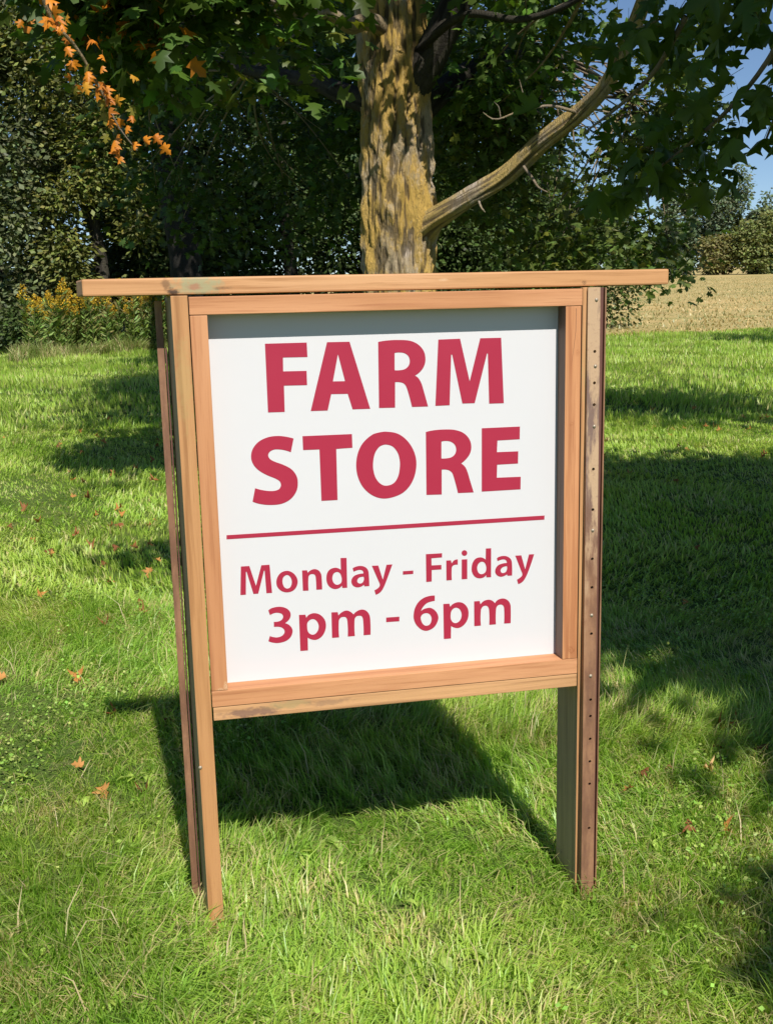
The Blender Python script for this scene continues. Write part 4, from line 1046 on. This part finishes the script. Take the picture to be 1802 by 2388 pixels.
WEEDS = [(-0.75, 0.6), (-0.83, 0.69), (-0.79, 0.72), (-0.83, 0.49), (-0.32, 0.35), (-0.34, 0.42), (-0.69, -0.26), (0.14, -0.21), (0.58, -0.41), (0.67, -0.43), (-0.02, 0.28), (0.05, -0.22), (-1.0, 0.9), (-1.02, 0.72), (-0.61, 0.84), (1.04, 0.31), (0.14, -0.14), (-0.19, -0.16), (0.3, -0.39), (-0.14, 0.34), (0.68, -0.37), (0.79, 0.2), (-0.81, -0.05), (-0.62, 1.01), (-0.92, 0.61), (-0.22, 0.27), (0.04, -0.02), (-0.66, 0.82)]
def rosette(seed):
    rr = np.random.default_rng(seed)
    V = []; F = []; C = []
    for k in range(rr.integers(3, 7)):
        an = rr.random() * 6.28; L = 0.035 + 0.04 * rr.random(); w = L * (0.26 + 0.22 * rr.random()); up = 0.25 + 0.45 * rr.random()
        d = np.array([math.cos(an), math.sin(an), 0]); sd_ = np.array([-d[1], d[0], 0])
        b = len(V); tw_ = rr.normal() * 0.35
        prof = [0.10, 0.14, 0.55, 0.95, 0.72, 1.0, 0.62, 0.0]
        col = np.array([0.33, 0.48, 0.10]) * (0.75 + 0.5 * rr.random()) + np.array([0.08, 0.02, 0]) * rr.random()
        for j, pw in enumerate(prof):
            s = j / 7
            c_ = d * L * s + sd_ * 0.12 * L * math.sin(3 * s + seed) + np.array([0, 0, 0.030 + L * (up * s - 0.7 * s * s)])
            e = np.array([0, 0, 1]) * (0.25 + 0.1 * math.sin(9 * s + k)) * w * pw
            V += [c_ - sd_ * w * pw * 0.5 + e * (1 + tw_), c_, c_ + sd_ * w * pw * 0.5 + e * (1 - tw_)]
            C += [(*col, 1), (*(col * 1.2), 1), (*(col * 0.92), 1)]
        for j in range(7):
            q = b + 3 * j
            F += [(q, q + 1, q + 4, q + 3), (q + 1, q + 2, q + 5, q + 4)]
    return mesh_np('broadleaf_weed', np.array(V), np.array(F), M['weed'], True, {'col': ('FLOAT_COLOR', np.array(C, dtype=np.float32))})
weed_me = [rosette(300 + k) for k in range(6)]
for (x, y) in WEEDS:
    o = bpy.data.objects.new('broadleaf_weed', weed_me[rf.integers(6)]); link(o)
    o.location = (x, y, float(ground_z(x, y)) + 0.005)
    s = 0.5 + 0.45 * rf.random(); o.scale = (s, s, s); o.rotation_euler = (0, 0, rf.random() * 6.28)
    side = 'in front of the sign' if y < 0.0 else 'between and beside the sign posts'
    tag(o, 'small bright green broadleaf weed in the grass ' + side, 'weed', 'broadleaf weeds ' + side)

# ------------------------------------------------------------------ grass
rs = np.random.default_rng(5)
def wedge(d0, d1, n, side=0.9, pw=1.0):
    """points in a wide wedge in front of the camera; pw > 1 packs them nearer"""
    u = rs.random(n) ** pw
    d = np.sqrt(d0 * d0 + (d1 * d1 - d0 * d0) * u)
    lat = (rs.random(n) * 2 - 1) * (0.40 * d + side)
    f2 = np.array([0.191, 0.9816]); r2 = np.array([0.9816, -0.191])
    return CAM.x + f2[0] * d + r2[0] * lat, CAM.y + f2[1] * d + r2[1] * lat

def blades(name, label, x, y, h0, h1, width, mat, lean=0.7, comb=0.8, tuft=0.3, tris=3, cat='grass', tall_patch=0.35):
    n = len(x)
    # pull blades together into tufts
    q0 = np.stack([x, y, np.zeros(n)], 1)
    x = x + tuft * 0.04 * np.sin(43 * x + 17 * y) ; y = y + tuft * 0.04 * np.sin(37 * y - 23 * x)
    base = np.stack([x, y, ground_z(x, y) - 0.008], 1)
    nz = noise3(q0, 3.4, 93, 3)
    patch = noise3(q0, 1.5, 96, 3)
    ln = (h0 + (h1 - h0) * rs.random(n) ** 1.5) * (1 + tall_patch * nz) * (1 + 0.35 * tall_patch * np.maximum(0, patch))
    az = noise3(q0, 2.1, 91, 2) * 4.2 + rs.normal(size=n) * (1.9 - 1.1 * comb) 
    le = lean * (0.2 + 1.0 * rs.random(n)) * (1 + 0.5 * noise3(q0, 2.7, 92, 2))
    dirh = np.stack([np.cos(az), np.sin(az), 0 * az], 1)
    wa = az + 1.57 + rs.normal(size=n) * 0.7
    side = np.stack([np.cos(wa), np.sin(wa), 0 * az], 1)
    w = width * (0.55 + 0.7 * rs.random(n))
    up = np.array([0, 0, 1.0])
    def pt(s, b):
        b = np.minimum(b, 1.62)
        return base + (ln * s)[:, None] * (np.sin(b)[:, None] * dirh + np.cos(b)[:, None] * up)
    if tris == 3:
        V = np.zeros((n, 5, 3)); bt = np.tile(np.array([0, 0, 0.55, 0.55, 1.0]), (n, 1))
        V[:, 0] = base - side * w[:, None] * 0.45; V[:, 1] = base + side * w[:, None] * 0.45
        c = pt(0.55, le * 0.85)
        V[:, 2] = c - side * w[:, None] * 0.5; V[:, 3] = c + side * w[:, None] * 0.5
        V[:, 4] = pt(1.0, le * 1.75)
        T = np.array([(0, 1, 3), (0, 3, 2), (2, 3, 4)])
    else:
        V = np.zeros((n, 3, 3)); bt = np.tile(np.array([0, 0, 1.0]), (n, 1))
        V[:, 0] = base - side * w[:, None] * 0.5; V[:, 1] = base + side * w[:, None] * 0.5
        V[:, 2] = pt(1.0, le)
        T = np.array([(0, 1, 2)])
    k = V.shape[1]
    F = (T[None] + (np.arange(n) * k)[:, None, None]).reshape(-1, 3)
    f32 = lambda a: a.astype(np.float32)
    br = np.clip(0.5 + 0.35 * patch + 0.3 * rs.normal(size=n), 0, 1)
    me = mesh_np(name, V.reshape(-1, 3), F, mat, False, {'bt': ('FLOAT', f32(bt.ravel())), 'bv': ('FLOAT', f32(np.repeat(rs.random(n), k))), 'br': ('FLOAT', f32(np.repeat(br, k)))})
    o = bpy.data.objects.new(name, me); link(o)
    return tag(o, label, cat, kind='stuff')

x, y = wedge(1.35, 4.9, 280000, 0.5, 1.3)
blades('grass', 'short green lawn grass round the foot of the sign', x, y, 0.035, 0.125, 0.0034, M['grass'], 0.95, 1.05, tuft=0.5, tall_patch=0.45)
x, y = wedge(4.7, 11.5, 150000, 1.2, 1.25)
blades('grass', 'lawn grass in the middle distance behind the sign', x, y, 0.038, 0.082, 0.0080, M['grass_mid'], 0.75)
x, y = wedge(11.0, 30, 160000, 2.5, 1.15)
k = y < lawn_edge(x) + 0.15
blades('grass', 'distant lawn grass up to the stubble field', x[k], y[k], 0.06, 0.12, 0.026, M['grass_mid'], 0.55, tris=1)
n = 110000
x = 4 + rs.random(n) ** 1.2 * 95; y = 20.4 + rs.random(n) ** 1.8 * 120
k = (y > lawn_edge(x) + 0.1) & (x < 5 + (y + 3) * 0.75) & (x > (y - 8) * 0.25)
dd = y[k]
blades('stubble', 'golden cut straw stubble over the field', x[k], y[k], 0.04, 0.15, 0.06, M['straw'], 1.0, tris=1, cat='stubble')
n = 8000
x = -3.6 + 3.6 * rs.random(n); y = 19.0 + 0.95 * (x + 3.4) + 0.9 * rs.random(n) ** 1.2
blades('rank_grass', 'uncut dry and green grass at the edge of the goldenrod patch', x, y, 0.10, 0.34, 0.013, M['tallgrass'], 0.45)

x, y = wedge(1.4, 4.6, 5200, 0.7, 1.2)
blades('grass', 'long pale grass stalks standing out of the near lawn', x, y, 0.10, 0.21, 0.0030, M['tallgrass'], 0.8, 0.5, tall_patch=0.3)

# clover leaflets in patches through the near turf
n = 42000
x, y = wedge(1.35, 5.2, n, 0.6, 1.2)
q0 = np.stack([x, y, np.zeros(n)], 1)
k = noise3(q0, 3.0, 201, 3) + 0.5 * noise3(q0, 9.0, 202, 2) + 0.3 * rs.normal(size=n) > 0.48
x, y, q0 = x[k], y[k], q0[k]
n = len(x)
P = np.stack([x, y, ground_z(x, y) + 0.022 + 0.05 * rs.random(n)], 1)
an = rs.random(n) * 6.28
Yd = np.stack([np.cos(an), np.sin(an), 0.3 * rs.normal(size=n)], 1)
o = bpy.data.objects.new('clover', leaves('clover', P, Yd, np.array([0, -0.1, 1.0]) + 0.45 * rs.normal(size=(n, 3)), 0.007 + 0.010 * rs.random(n), tmpl_simple(0.42), pick_cols(n, rs, (0.30, 0.46, 0.085), 0.22, (0.45, 0.50, 0.16), 0.15), M['weed']))
link(o); tag(o, 'small clover leaflets scattered in patches through the near grass', 'clover', kind='stuff')
